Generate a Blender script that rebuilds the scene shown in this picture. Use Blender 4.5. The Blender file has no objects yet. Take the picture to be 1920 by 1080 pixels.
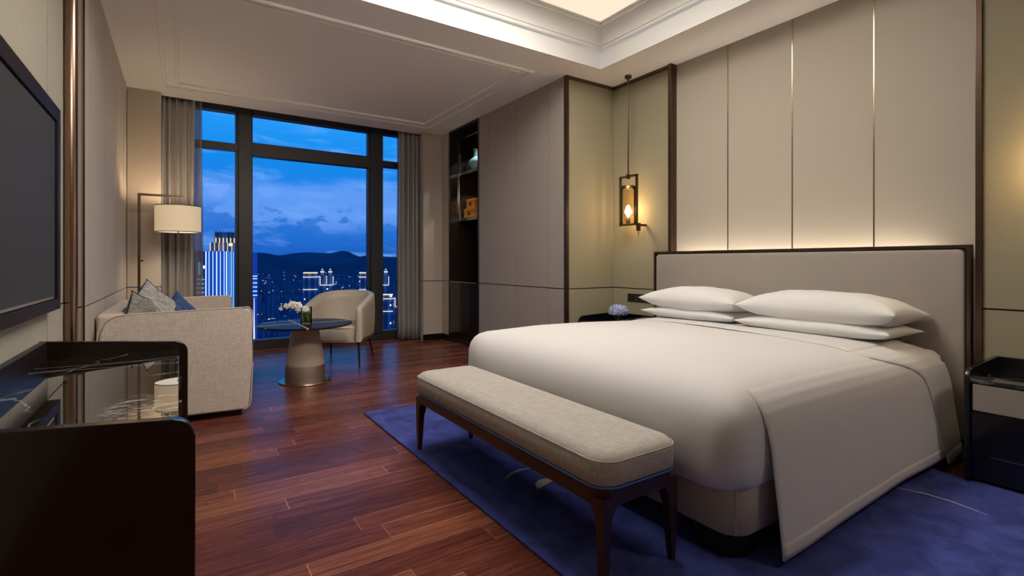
import bpy, bmesh, math, random
from mathutils import Vector, Matrix
random.seed(7)
PI = math.pi
S = bpy.context.scene
C = S.collection

# ------------------------------------------------------------------ camera
cam = bpy.data.cameras.new('camera')
cam.sensor_width = 36.0
cam.lens = 36.0 * 940.0 / 1920.0
cam.shift_y = -47.5 / 1920.0
cam.clip_end = 30000
cam.clip_start = 0.02
co = bpy.data.objects.new('camera', cam)
C.objects.link(co)
YAW = math.atan((960 - 337.4) / 940.0)
co.location = (0, 0, 1.15)
co.rotation_euler = (PI / 2, 0, -YAW)
S.camera = co
S.view_settings.view_transform = 'Standard'
S.view_settings.look = 'None'
S.view_settings.exposure = 0.0
S.view_settings.gamma = 1.0
S.view_settings.use_curve_mapping = False

def s2l(r, g, b):
    f = lambda c: (c / 255 / 12.92) if c / 255 <= 0.04045 else ((c / 255 + 0.055) / 1.055) ** 2.4
    return (f(r), f(g), f(b), 1)

# ------------------------------------------------------------------ node helper
class N:
    def __init__(s, tree):
        s.t = tree; s.n = tree.nodes; s.l = tree.links
    def new(s, typ, **k):
        n = s.n.new(typ)
        for a, v in k.items():
            setattr(n, a, v)
        return n
    def set(s, sock, v):
        if hasattr(v, 'links') or isinstance(v, bpy.types.NodeSocket):
            s.l.new(v, sock)
        else:
            sock.default_value = v
    def math(s, op, a, b=0.0, c=0.0, clamp=False):
        n = s.new('ShaderNodeMath', operation=op); n.use_clamp = clamp
        s.set(n.inputs[0], a); s.set(n.inputs[1], b); s.set(n.inputs[2], c)
        return n.outputs[0]
    def mix(s, f, a, b, mode='MIX'):
        n = s.new('ShaderNodeMix', data_type='RGBA', blend_type=mode)
        s.set(n.inputs[0], f); s.set(n.inputs[6], a); s.set(n.inputs[7], b)
        return n.outputs[2]
    def coord(s, which='Object'):
        return s.new('ShaderNodeTexCoord').outputs[which]
    def mapping(s, v, scale=(1, 1, 1), rot=(0, 0, 0), loc=(0, 0, 0)):
        n = s.new('ShaderNodeMapping')
        s.l.new(v, n.inputs[0]); n.inputs[1].default_value = loc
        n.inputs[2].default_value = rot; n.inputs[3].default_value = scale
        return n.outputs[0]
    def noise(s, v, scale=5, detail=2, rough=0.5, dist=0.0, dim='3D'):
        n = s.new('ShaderNodeTexNoise', noise_dimensions=dim)
        if v is not None: s.l.new(v, n.inputs['Vector'])
        n.inputs['Scale'].default_value = scale; n.inputs['Detail'].default_value = detail
        n.inputs['Roughness'].default_value = rough; n.inputs['Distortion'].default_value = dist
        return n.outputs[0]
    def ramp(s, f, stops, interp='LINEAR'):
        n = s.new('ShaderNodeValToRGB'); n.color_ramp.interpolation = interp
        e = n.color_ramp.elements
        while len(e) > 1: e.remove(e[-1])
        e[0].position = stops[0][0]; e[0].color = stops[0][1]
        for p, c in stops[1:]:
            q = e.new(p); q.color = c
        s.l.new(f, n.inputs[0])
        return n.outputs[0]
    def maprange(s, v, a, b, c=0.0, d=1.0, smooth=False):
        n = s.new('ShaderNodeMapRange', interpolation_type='SMOOTHSTEP' if smooth else 'LINEAR')
        s.set(n.inputs[0], v)
        for i, x in zip((1, 2, 3, 4), (a, b, c, d)): n.inputs[i].default_value = x
        return n.outputs[0]
    def sep(s, v):
        n = s.new('ShaderNodeSeparateXYZ'); s.l.new(v, n.inputs[0]); return n.outputs
    def comb(s, x, y, z):
        n = s.new('ShaderNodeCombineXYZ')
        s.set(n.inputs[0], x); s.set(n.inputs[1], y); s.set(n.inputs[2], z); return n.outputs[0]
    def bump(s, h, strength=0.3, dist=0.002):
        n = s.new('ShaderNodeBump'); s.l.new(h, n.inputs['Height'])
        n.inputs['Strength'].default_value = strength; n.inputs['Distance'].default_value = dist
        return n.outputs[0]

# ------------------------------------------------------------------ world: dusk sky with clouds
W = bpy.data.worlds.new('dusk_sky'); S.world = W; W.use_nodes = True
w = N(W.node_tree); w.n.clear()
gen = w.coord('Generated')
sx, sy, sz = w.sep(gen)
hor = w.math('SQRT', w.math('ADD', w.math('MULTIPLY', sx, sx), w.math('MULTIPLY', sy, sy)))
el = w.math('DIVIDE', sz, w.math('MAXIMUM', hor, 0.02))
az = w.math('ARCTAN2', sx, sy)
base = w.ramp(w.maprange(el, -0.05, 0.7), [(0.0, s2l(18, 72, 150)), (0.08, s2l(22, 84, 172)), (0.14, s2l(34, 100, 192)),
        (0.22, s2l(30, 112, 208)), (0.32, s2l(16, 124, 212)), (0.50, s2l(42, 150, 238)), (0.66, s2l(40, 140, 225)), (0.9, s2l(14, 62, 130)), (1.0, s2l(9, 40, 95))])
v1 = w.comb(w.math('MULTIPLY', az, 3.2), w.math('MULTIPLY', el, 15.0), 0.3)
n1 = w.noise(v1, 2.2, 6, 0.58, 0.3)
wisps = w.maprange(n1, 0.50, 0.76, 0, 0.75, True)
col = w.mix(wisps, base, s2l(108, 165, 232))
# long pale bank of cloud a little above the hills, with a darker cumulus in front
bankh = w.math('ADD', el, w.math('MULTIPLY', w.math('SUBTRACT', w.noise(w.comb(w.math('MULTIPLY', az, 5.0), w.math('MULTIPLY', el, 9.0), 4.0), 2.0, 5, 0.6), 0.5), 0.06))
bank = w.math('MULTIPLY', w.maprange(bankh, 0.045, 0.085, 0, 1, True), w.maprange(bankh, 0.16, 0.125, 0, 1, True))
col = w.mix(w.math('MULTIPLY', bank, 0.62), col, s2l(104, 152, 226))
nd = w.noise(w.comb(w.math('MULTIPLY', az, 7.0), w.math('MULTIPLY', el, 16.0), 9.0), 1.7, 6, 0.62, 0.2)
dk = w.math('MULTIPLY', w.maprange(nd, 0.49, 0.57, 0, 1, True), w.math('MULTIPLY', w.maprange(el, 0.035, 0.06, 0, 1, True), w.maprange(el, 0.115, 0.085, 0, 1, True)))
col = w.mix(w.math('MULTIPLY', dk, 0.75), col, s2l(26, 98, 188))
bg = w.new('ShaderNodeBackground'); w.l.new(col, bg.inputs[0]); bg.inputs[1].default_value = 1.3
wo = w.new('ShaderNodeOutputWorld'); w.l.new(bg.outputs[0], wo.inputs[0])

# ------------------------------------------------------------------ ceiling tray light, and fill spots added out of view
def area(name, loc, rot, sxx, syy, power, colr, spread=180):
    l = bpy.data.lights.new(name, 'AREA'); l.shape = 'RECTANGLE'; l.size = sxx; l.size_y = syy
    l.energy = power; l.color = colr; l.spread = math.radians(spread)
    o = bpy.data.objects.new(name, l); C.objects.link(o); o.location = loc; o.rotation_euler = rot
    return o
def spot(name, loc, tgt, power, colr, ang=70, blend=0.8, r=0.05):
    l = bpy.data.lights.new(name, 'SPOT'); l.energy = power; l.color = colr
    l.spot_size = math.radians(ang); l.spot_blend = blend; l.shadow_soft_size = r
    o = bpy.data.objects.new(name, l); C.objects.link(o); o.location = loc
    d = Vector(tgt) - Vector(loc)
    o.rotation_euler = d.to_track_quat('-Z', 'Y').to_euler()
    return o
WARM = (1.0, 0.86, 0.69)
TRAY_POWER = 72
area('tray_light', (1.75, 2.55, 3.425), (0, 0, 0), 1.7, 1.3, TRAY_POWER, (1.0, 0.955, 0.90))
spot('added_fill_spot', (0.75, 0.9, 3.02), (0.8, 6.2, 0.9), 160, (1.0, 0.91, 0.80), 80, 1.0, 0.28)  # unseen spot added to brighten the sofa side of the lounge
spot('added_fill_spot', (1.9, 0.9, 3.02), (2.4, 6.6, 1.3), 120, (1.0, 0.91, 0.80), 66, 1.0, 0.28)  # second added spot, fills the window end of the lounge
spot('added_fill_spot', (0.15, 0.5, 3.02), (-0.3, 2.4, 1.4), 40, (1.0, 0.90, 0.78), 100, 1.0, 0.12)  # unseen spot put in to light the television wall

spot('added_fill_spot', (2.9, -0.9, 3.02), (2.75, 1.0, 0.40), 78, (1.0, 0.91, 0.80), 75, 1.0, 0.25)  # added fill from behind the viewer for the near duvet side
# ------------------------------------------------------------------ materials
MATS = {}
def newmat(name):
    m = bpy.data.materials.new(name); m.use_nodes = True
    n = N(m.node_tree); n.n.clear()
    out = n.new('ShaderNodeOutputMaterial'); b = n.new('ShaderNodeBsdfPrincipled')
    n.l.new(b.outputs[0], out.inputs[0])
    MATS[name] = m
    return m, n, b, out
def simple(name, colr, rough=0.5, metal=0.0, var=0.06, vscale=8.0, coat=0.0, spec=0.5, bump=0.0, bscale=200, sheen=0.0):
    m, n, b, out = newmat(name)
    c = n.coord()
    f = n.noise(c, vscale, 3, 0.5)
    lo = tuple(x * (1 - var) for x in colr[:3]) + (1,); hi = tuple(min(1, x * (1 + var)) for x in colr[:3]) + (1,)
    n.l.new(n.mix(f, lo, hi), b.inputs['Base Color'])
    b.inputs['Roughness'].default_value = rough; b.inputs['Metallic'].default_value = metal
    b.inputs['Coat Weight'].default_value = coat; b.inputs['Coat Roughness'].default_value = 0.03
    b.inputs['Specular IOR Level'].default_value = spec
    b.inputs['Sheen Weight'].default_value = sheen
    if bump:
        n.l.new(n.bump(n.noise(c, bscale, 2, 0.6), bump, 0.001), b.inputs['Normal'])
    return m
def weave(name, c0, c1, scale=260, rough=0.85, aniso=9.0, bump=0.35, slub=0.5):
    """woven cloth: crossing streak noises in three planes"""
    m, n, b, out = newmat(name)
    c = n.coord()
    k = scale / aniso
    a1 = n.noise(n.mapping(c, (1, 1, aniso)), k, 2, 0.6); a2 = n.noise(n.mapping(c, (aniso, aniso, 0.8)), k, 2, 0.6)
    b1 = n.noise(n.mapping(c, (aniso, 0.8, 1)), k, 2, 0.6); b2 = n.noise(n.mapping(c, (0.8, aniso, 1)), k, 2, 0.6)
    gx, gy, gz = n.sep(n.new('ShaderNodeNewGeometry').outputs['True Normal'])
    flat = n.maprange(n.math('ABSOLUTE', gz), 0.6, 0.8)
    hv = n.math('MULTIPLY', n.math('ADD', a1, a2), 0.5); hh = n.math('MULTIPLY', n.math('ADD', b1, b2), 0.5)
    h = n.math('ADD', n.math('MULTIPLY', hv, n.math('SUBTRACT', 1.0, flat)), n.math('MULTIPLY', hh, flat))
    s = n.noise(c, 14, 3, 0.6)
    f = n.math('ADD', n.maprange(h, 0.38, 0.62), n.math('MULTIPLY', n.math('SUBTRACT', s, 0.5), slub), clamp=True)
    n.l.new(n.mix(f, c0, c1), b.inputs['Base Color'])
    b.inputs['Roughness'].default_value = rough; b.inputs['Specular IOR Level'].default_value = 0.2
    b.inputs['Sheen Weight'].default_value = 0.15
    n.l.new(n.bump(h, bump, 0.002), b.inputs['Normal'])
    return m
def sc(c, k): return tuple(min(1, x * k) for x in c[:3]) + (1,)

wallc = (0.47, 0.405, 0.335, 1)
M_wall = weave('taupe_wall_fabric', sc(wallc, 0.93), sc(wallc, 1.05), 500, 0.8, 6, 0.12, 0.15)
M_wardrobe = weave('grey_brown_wardrobe_fabric', (0.335, 0.290, 0.245, 1), (0.375, 0.325, 0.275, 1), 500, 0.8, 6, 0.12, 0.15)
M_olive = weave('olive_wall_fabric', (0.300, 0.265, 0.178, 1), (0.335, 0.296, 0.20, 1), 500, 0.75, 6, 0.1, 0.12)
M_tvwall = weave('crinkled_gold_grey_wallpaper', (0.38, 0.35, 0.26, 1), (0.54, 0.50, 0.40, 1), 230, 0.6, 1.6, 0.6, 0.3)
M_centre = weave('cream_leather_wall_panel', (0.455, 0.395, 0.315, 1), (0.475, 0.415, 0.333, 1), 300, 0.6, 1.2, 0.05, 0.08)
M_gap = simple('dark_joint', (0.02, 0.013, 0.009, 1), 0.6)
M_paint = simple('white_ceiling_paint', (0.88, 0.85, 0.82, 1), 0.9, var=0.01, spec=0.2)
M_white = simple('bright_white_plaster', (0.70, 0.69, 0.67, 1), 0.8, var=0.01, spec=0.2)
M_bronze = simple('dark_bronze_metal', (0.115, 0.075, 0.055, 1), 0.28, 0.9, 0.1, 3)
M_column = simple('brushed_copper_bronze', (0.33, 0.22, 0.165, 1), 0.22, 1.0, 0.08, 3)
M_brass = simple('antique_brass_metal', (0.36, 0.27, 0.18, 1), 0.22, 1.0, 0.08, 6)
M_chrome = simple('warm_polished_nickel', (0.55, 0.50, 0.43, 1), 0.15, 1.0, 0.05, 6)
M_lacquer = simple('dark_brown_gloss_lacquer', (0.014, 0.0065, 0.004, 1), 0.16, 0, 0.25, 2, coat=0.15)
M_rim = simple('brown_lacquer_rim', (0.016, 0.009, 0.006, 1), 0.38, 0, 0.2, 3, spec=0.3)
M_lacq_in = simple('dark_cabinet_lacquer', (0.022, 0.015, 0.012, 1), 0.14, 0, 0.2, 3, coat=0.5)
M_black = simple('black_lacquer', (0.004, 0.004, 0.005, 1), 0.2, 0, 0.1, 3, coat=0.3)
M_plinth = simple('matt_black_plinth', (0.004, 0.004, 0.005, 1), 0.7)
M_winframe = simple('charcoal_window_frame', (0.034, 0.031, 0.030, 1), 0.42, 0.2, 0.1, 2)
M_linen = weave('oatmeal_linen', (0.48, 0.405, 0.345, 1), (0.70, 0.61, 0.535, 1), 330, 0.9, 14, 0.3, 0.12)
M_bench = weave('pale_grey_linen', (0.36, 0.325, 0.28, 1), (0.53, 0.49, 0.435, 1), 330, 0.9, 14, 0.3, 0.12)
M_cotton = simple('white_cotton', (0.69, 0.67, 0.645, 1), 0.85, var=0.02, sheen=0.1, spec=0.15, bump=0.08, bscale=90)
M_hem = simple('white_cotton_hem', (0.66, 0.635, 0.61, 1), 0.9, var=0.03, spec=0.15)
M_pillow = simple('white_pillow_cotton', (0.76, 0.75, 0.72, 1), 0.85, var=0.02, sheen=0.1, spec=0.15, bump=0.1, bscale=60)
M_skirt = simple('beige_bed_base_cloth', (0.42, 0.36, 0.30, 1), 0.85, var=0.05, bump=0.2, bscale=500, spec=0.15)
M_hbpad = simple('taupe_headboard_leather', (0.36, 0.315, 0.27, 1), 0.6, var=0.03, bump=0.05, bscale=600, spec=0.3)
M_leather = simple('cream_leather', (0.55, 0.48, 0.39, 1), 0.45, var=0.03, bump=0.05, bscale=500)
M_pedestal = simple('taupe_pedestal_leather', (0.44, 0.365, 0.30, 1), 0.5, var=0.03, bump=0.05, bscale=500)
M_wood = simple('dark_walnut_wood', (0.035, 0.014, 0.009, 1), 0.35, 0, 0.3, 20, coat=0.2)
M_bluepipe = simple('blue_piping', (0.05, 0.16, 0.42, 1), 0.6)
M_drawer = simple('grey_leather_drawer_front', (0.30, 0.26, 0.215, 1), 0.5, var=0.03)
M_celadon = simple('celadon_glaze', (0.30, 0.52, 0.53, 1), 0.12, var=0.1, vscale=10, coat=0.5)
M_orange = simple('orange_paper_box', (0.75, 0.33, 0.015, 1), 0.45, var=0.05)
M_petal = simple('white_orchid_petal', (0.85, 0.82, 0.72, 1), 0.6, var=0.05, vscale=40)
M_green = simple('green_leaf', (0.05, 0.13, 0.02, 1), 0.4, var=0.4, vscale=30)
M_tv = simple('dark_grey_screen', (0.052, 0.049, 0.048, 1), 0.62, var=0.02, spec=0.25)
M_tvframe = simple('black_brown_screen_surround', (0.014, 0.008, 0.006, 1), 0.5, 0, 0.1, 3, spec=0.2)
M_switch = simple('black_switch_plate', (0.010, 0.010, 0.008, 1), 0.3)
M_hill = simple('haze_tinted_hill_forest', (0.05, 0.16, 0.30, 1), 1.0, var=0.35, vscale=0.0016, spec=0)  # distance haze put into the hill colour as blue

def emit(name, colr, k):
    m = bpy.data.materials.new(name); m.use_nodes = True
    n = N(m.node_tree); n.n.clear()
    o = n.new('ShaderNodeOutputMaterial'); e = n.new('ShaderNodeEmission')
    e.inputs[0].default_value = tuple(colr[:3]) + (1,); e.inputs[1].default_value = k
    n.l.new(e.outputs[0], o.inputs[0]); MATS[name] = m
    return m

# wooden floor: planks running across the room, random tones, fine grain
def mat_floor():
    m, n, b, out = newmat('red_brown_wood_planks')
    c = n.coord(); x, y, z = n.sep(c)
    pw = 0.124
    r = n.math('DIVIDE', n.math('ADD', y, 10.0), pw)
    row = n.math('FLOOR', r); fr = n.math('FRACT', r)
    wn = n.new('ShaderNodeTexWhiteNoise', noise_dimensions='1D'); n.l.new(row, wn.inputs['W'])
    xs = n.math('DIVIDE', n.math('ADD', x, n.math('MULTIPLY', wn.outputs['Value'], 7.3)), 0.95)
    ci = n.math('FLOOR', xs); fx = n.math('FRACT', xs)
    wn2 = n.new('ShaderNodeTexWhiteNoise', noise_dimensions='2D'); n.l.new(n.comb(row, ci, 0), wn2.inputs['Vector'])
    rnd = wn2.outputs['Value']
    tone = n.ramp(rnd, [(0.0, (0.090, 0.026, 0.020, 1)), (0.25, (0.125, 0.035, 0.024, 1)), (0.6, (0.150, 0.043, 0.028, 1)), (0.85, (0.185, 0.056, 0.034, 1)), (1.0, (0.24, 0.080, 0.044, 1))])
    gv = n.comb(n.math('ADD', n.math('MULTIPLY', x, 1.6), n.math('MULTIPLY', rnd, 37.0)), n.math('MULTIPLY', y, 26.0), n.math('MULTIPLY', rnd, 11.0))
    g1 = n.noise(gv, 2.0, 5, 0.65, 0.7)
    g2 = n.noise(n.comb(n.math('MULTIPLY', x, 6.0), n.math('MULTIPLY', y, 190.0), rnd), 1.5, 2, 0.5)
    f = n.math('ADD', n.math('MULTIPLY', n.maprange(g1, 0.3, 0.7), 0.7), n.math('MULTIPLY', g2, 0.4))
    colr = n.mix(1.0, tone, n.ramp(f, [(0.2, (0.5, 0.46, 0.46, 1)), (0.55, (1, 1, 1, 1)), (0.9, (1.4, 1.38, 1.3, 1))]), 'MULTIPLY')
    ey = n.math('MINIMUM', fr, n.math('SUBTRACT', 1.0, fr)); ex = n.math('MINIMUM', fx, n.math('SUBTRACT', 1.0, fx))
    sy_ = n.math('LESS_THAN', ey, 0.014); sx_ = n.math('LESS_THAN', ex, 0.0022)
    seam = n.math('MAXIMUM', sy_, sx_)
    lightseam = n.math('GREATER_THAN', rnd, 0.55)
    sc_ = n.mix(lightseam, (0.05, 0.014, 0.010, 1), (0.55, 0.27, 0.17, 1))
    colr = n.mix(n.math('MULTIPLY', seam, 0.85), colr, sc_)
    n.l.new(colr, b.inputs['Base Color'])
    n.l.new(n.math('ADD', 0.20, n.math('MULTIPLY', g1, 0.14)), b.inputs['Roughness'])
    b.inputs['Specular IOR Level'].default_value = 0.13
    n.l.new(n.bump(n.math('SUBTRACT', f, n.math('MULTIPLY', seam, 0.8)), 0.12, 0.001), b.inputs['Normal'])
    return m
M_floor = mat_floor()

# polished marble with explicit long veins plus a fine network
def mat_marble(name, ground, vein, lines=(), rough=0.03, net=0.5, blob=None, cell=1.7, spec=0.9, coat=0.5):
    m, n, b, out = newmat(name)
    c = n.coord(); x, y, z = n.sep(c)
    wob = n.math('SUBTRACT', n.noise(c, 5, 4, 0.6), 0.5)
    tot = None
    for (ax, ay, cc, wd, amp) in lines:
        d = n.math('ADD', n.math('ADD', n.math('MULTIPLY', x, ax), n.math('MULTIPLY', y, ay)), n.math('ADD', cc, n.math('MULTIPLY', wob, amp)))
        k = n.maprange(n.math('ABSOLUTE', d), wd, wd * 0.4)
        tot = k if tot is None else n.math('MAXIMUM', tot, k)
    vor = n.new('ShaderNodeTexVoronoi', feature='DISTANCE_TO_EDGE'); vor.inputs['Scale'].default_value = cell
    va = n.new('ShaderNodeVectorMath', operation='MULTIPLY_ADD')
    nz = n.new('ShaderNodeTexNoise'); n.l.new(c, nz.inputs['Vector']); nz.inputs['Scale'].default_value = 3; nz.inputs['Detail'].default_value = 4
    n.l.new(nz.outputs['Color'], va.inputs[0]); va.inputs[1].default_value = (0.35, 0.35, 0.1); n.l.new(c, va.inputs[2])
    n.l.new(va.outputs[0], vor.inputs['Vector'])
    fine = n.math('MULTIPLY', n.maprange(vor.outputs[0], 0.010, 0.002), n.math('MULTIPLY', n.maprange(n.noise(c, 4, 2), 0.45, 0.6), net))
    tot = fine if tot is None else n.math('MAXIMUM', tot, fine)
    if blob:
        bx, by, br = blob
        dx = n.math('SUBTRACT', x, bx); dy = n.math('SUBTRACT', y, by)
        dd = n.math('SQRT', n.math('ADD', n.math('MULTIPLY', dx, dx), n.math('MULTIPLY', n.math('MULTIPLY', dy, dy), 0.35)))
        st = n.noise(n.mapping(c, (1, 3.2, 1), (0, 0, 0.5)), 14, 4, 0.7, 1.2)
        k = n.math('MULTIPLY', n.maprange(st, 0.52, 0.60), n.maprange(dd, br, br * 0.55))
        tot = n.math('MAXIMUM', tot, k)
    n.l.new(n.mix(tot, ground, vein), b.inputs['Base Color'])
    b.inputs['Roughness'].default_value = rough
    b.inputs['Specular IOR Level'].default_value = spec
    if coat == 0: b.inputs['IOR'].default_value = 1.2
    b.inputs['Coat Weight'].default_value = coat; b.inputs['Coat Roughness'].default_value = 0.01
    return m
M_marble_console = mat_marble('polished_dark_marble', (0.012, 0.010, 0.009, 1), (0.62, 0.58, 0.52, 1),
    ((0.12, 1, -2.86, 0.004, 0.02), (0.10, 1, -2.98, 0.003, 0.03), (-0.25, 1, -3.05, 0.003, 0.04)), 0.015, 0.7, (-0.10, 2.02, 0.14))
M_marble_table = mat_marble('brown_black_marble', (0.020, 0.016, 0.013, 1), (0.62, 0.53, 0.41, 1),
    ((-0.06, 1, -0.02, 0.017, 0.012), (1, 0.02, 0.075, 0.010, 0.02), (-0.12, 1, -0.28, 0.010, 0.02)), 0.32, 0.3, spec=0.10, coat=0.0)
M_marble_ns = mat_marble('black_marble', (0.006, 0.006, 0.007, 1), (0.5, 0.5, 0.48, 1),
    ((1, 0.9, -0.03, 0.003, 0.03),), 0.06, 0.3)

# blue hand-tufted rug with mottled pile
def mat_rug():
    m, n, b, out = newmat('blue_wool_pile')
    c = n.coord()
    a = n.noise(c, 7, 4, 0.6, 0.6); f2 = n.noise(c, 420, 2, 0.6)
    f = n.math('ADD', n.maprange(a, 0.35, 0.65), n.math('MULTIPLY', n.math('SUBTRACT', f2, 0.5), 0.5), clamp=True)
    n.l.new(n.mix(f, (0.034, 0.045, 0.200, 1), (0.072, 0.092, 0.365, 1)), b.inputs['Base Color'])
    b.inputs['Roughness'].default_value = 1.0; b.inputs['Specular IOR Level'].default_value = 0.05
    b.inputs['Sheen Weight'].default_value = 0.08
    n.l.new(n.bump(f2, 0.6, 0.004), b.inputs['Normal'])
    return m
M_rug = mat_rug()
M_motif = simple('ivory_wool', (0.42, 0.40, 0.38, 1), 0.95, spec=0.05)

# satin curtain
def mat_curtain():
    m, n, b, out = newmat('silver_taupe_satin')
    c = n.coord()
    g = n.noise(n.mapping(c, (1, 1, 0.08)), 60, 3, 0.6); h = n.noise(n.mapping(c, (0.1, 0.1, 1)), 260, 2, 0.5)
    f = n.math('ADD', n.math('MULTIPLY', g, 0.6), n.math('MULTIPLY', h, 0.4))
    n.l.new(n.mix(f, (0.29, 0.265, 0.245, 1), (0.34, 0.315, 0.295, 1)), b.inputs['Base Color'])
    b.inputs['Roughness'].default_value = 0.33; b.inputs['Specular IOR Level'].default_value = 0.8
    b.inputs['Sheen Weight'].default_value = 0.3
    return m
M_curtain = mat_curtain()
def mat_sheer():
    m = bpy.data.materials.new('grey_sheer_voile'); m.use_nodes = True
    n = N(m.node_tree); n.n.clear()
    o = n.new('ShaderNodeOutputMaterial'); t = n.new('ShaderNodeBsdfTransparent'); d = n.new('ShaderNodeBsdfDiffuse'); mx = n.new('ShaderNodeMixShader')
    c = n.coord(); f = n.noise(n.mapping(c, (1, 1, 0.1)), 50, 2)
    n.l.new(n.mix(f, (0.20, 0.185, 0.17, 1), (0.30, 0.28, 0.26, 1)), d.inputs[0])
    mx.inputs[0].default_value = 0.86
    n.l.new(t.outputs[0], mx.inputs[1]); n.l.new(d.outputs[0], mx.inputs[2]); n.l.new(mx.outputs[0], o.inputs[0])
    return m
M_sheer = mat_sheer()
# thin glass: clear transmission plus a fresnel reflection
def mat_glass(name, tint=(1, 1, 1, 1), ior=1.45, extra=0.0):
    m = bpy.data.materials.new(name); m.use_nodes = True
    n = N(m.node_tree); n.n.clear()
    o = n.new('ShaderNodeOutputMaterial'); t = n.new('ShaderNodeBsdfTransparent'); g = n.new('ShaderNodeBsdfGlossy')
    f = n.new('ShaderNodeFresnel'); f.inputs[0].default_value = ior; mx = n.new('ShaderNodeMixShader')
    c = n.coord(); v = n.noise(c, 3, 2)
    n.l.new(n.mix(v, sc(tint, 0.97), tint), t.inputs[0]); g.inputs['Roughness'].default_value = 0.02
    n.l.new(n.math('ADD', f.outputs[0], extra, clamp=True), mx.inputs[0])
    n.l.new(t.outputs[0], mx.inputs[1]); n.l.new(g.outputs[0], mx.inputs[2]); n.l.new(mx.outputs[0], o.inputs[0])
    return m
M_winglass = mat_glass('window_glass', (1, 1, 1, 1), 1.05)
M_glass = mat_glass('clear_glass', (0.93, 0.96, 0.94, 1), 1.35, 0.02)
M_amber = mat_glass('amber_glass', (0.97, 0.86, 0.68, 1), 1.5, 0.05)
# lamp shade cloth lit from inside
def mat_shade():
    m, n, b, out = newmat('cream_lamp_shade_cloth')
    c = n.coord(); f = n.noise(n.mapping(c, (1, 1, 3)), 60, 3, 0.6)
    n.l.new(n.mix(f, (0.62, 0.52, 0.38, 1), (0.78, 0.68, 0.52, 1)), b.inputs['Base Color'])
    b.inputs['Roughness'].default_value = 0.9
    n.l.new(n.mix(f, (0.92, 0.66, 0.38, 1), (1.0, 0.76, 0.48, 1)), b.inputs['Emission Color'])
    b.inputs['Emission Strength'].default_value = 0.42
    return m
M_shade = mat_shade()
# quilted diamonds on the armchair's outer shell (uv: metres along, metres up)
def mat_quilt():
    m, n, b, out = newmat('quilted_cream_leather')
    uv = n.coord('UV'); u, v, _ = n.sep(uv)
    k = 1 / 0.046
    p = n.math('MULTIPLY', n.math('ADD', u, v), k); q = n.math('MULTIPLY', n.math('SUBTRACT', u, v), k)
    fp = n.math('ABSOLUTE', n.math('SUBTRACT', n.math('FRACT', p), 0.5)); fq = n.math('ABSOLUTE', n.math('SUBTRACT', n.math('FRACT', q), 0.5))
    h = n.math('MINIMUM', n.maprange(fp, 0.5, 0.30), n.maprange(fq, 0.5, 0.30))
    quilt_shade = n.math('MULTIPLY', n.maprange(fp, 0.24, 0.34), n.maprange(fq, 0.10, 0.24))  # shading of the quilting, darkened in the colour
    n.l.new(n.mix(n.math('MULTIPLY', quilt_shade, 0.85), (0.55, 0.47, 0.38, 1), (0.11, 0.06, 0.035, 1)), b.inputs['Base Color'])
    b.inputs['Roughness'].default_value = 0.5
    n.l.new(n.bump(h, 0.9, 0.012), b.inputs['Normal'])
    return m
M_quilt = mat_quilt()
def mat_cushion(name, c0, c1, sx=30):
    m, n, b, out = newmat(name)
    c = n.coord()
    f = n.noise(n.mapping(c, (1, 1, 4.0), (0.3, 0.2, 0)), sx, 3, 0.7, 0.5)
    n.l.new(n.mix(n.maprange(f, 0.4, 0.6), c0, c1), b.inputs['Base Color'])
    b.inputs['Roughness'].default_value = 0.7; b.inputs['Sheen Weight'].default_value = 0.3
    n.l.new(n.bump(f, 0.3, 0.003), b.inputs['Normal'])
    return m
M_cushgrey = mat_cushion('grey_striped_weave', (0.24, 0.23, 0.22, 1), (0.52, 0.50, 0.47, 1), 26)
M_cushdark = mat_cushion('dark_grey_slub_weave', (0.15, 0.14, 0.13, 1), (0.34, 0.32, 0.29, 1), 26)
M_cushblue = mat_cushion('deep_blue_velvet', (0.010, 0.035, 0.12, 1), (0.030, 0.095, 0.28, 1), 9)
M_navy = simple('navy_piping', (0.015, 0.02, 0.06, 1), 0.6)
M_hydr = mat_cushion('lilac_blue_petal', (0.14, 0.20, 0.70, 1), (0.82, 0.84, 0.95, 1), 45)

# ------------------------------------------------------------------ mesh helpers
def link(name, me, m, parent=None, smooth=False):
    o = bpy.data.objects.new(name, me)
    if m is not None: me.materials.append(m)
    C.objects.link(o)
    if parent is not None: o.parent = parent
    if smooth is True:
        for p in me.polygons: p.use_smooth = True
    elif smooth:
        for p in me.polygons: p.use_smooth = True
        me.set_sharp_from_angle(angle=math.radians(smooth))
        if smooth <= 50:
            wn_ = o.modifiers.new('weighted_normals', 'WEIGHTED_NORMAL'); wn_.keep_sharp = True; wn_.weight = 100
    return o
def frombm(name, bm, m, parent=None, smooth=False):
    bmesh.ops.recalc_face_normals(bm, faces=bm.faces)
    me = bpy.data.meshes.new(name); bm.to_mesh(me); bm.free()
    return link(name, me, m, parent, smooth)
def pydata(name, V, F, m, parent=None, smooth=False, recalc=True):
    me = bpy.data.meshes.new(name); me.from_pydata([tuple(v) for v in V], [], F); me.update()
    if recalc:
        bm = bmesh.new(); bm.from_mesh(me); bmesh.ops.recalc_face_normals(bm, faces=bm.faces); bm.to_mesh(me); bm.free()
    return link(name, me, m, parent, smooth)
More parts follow.
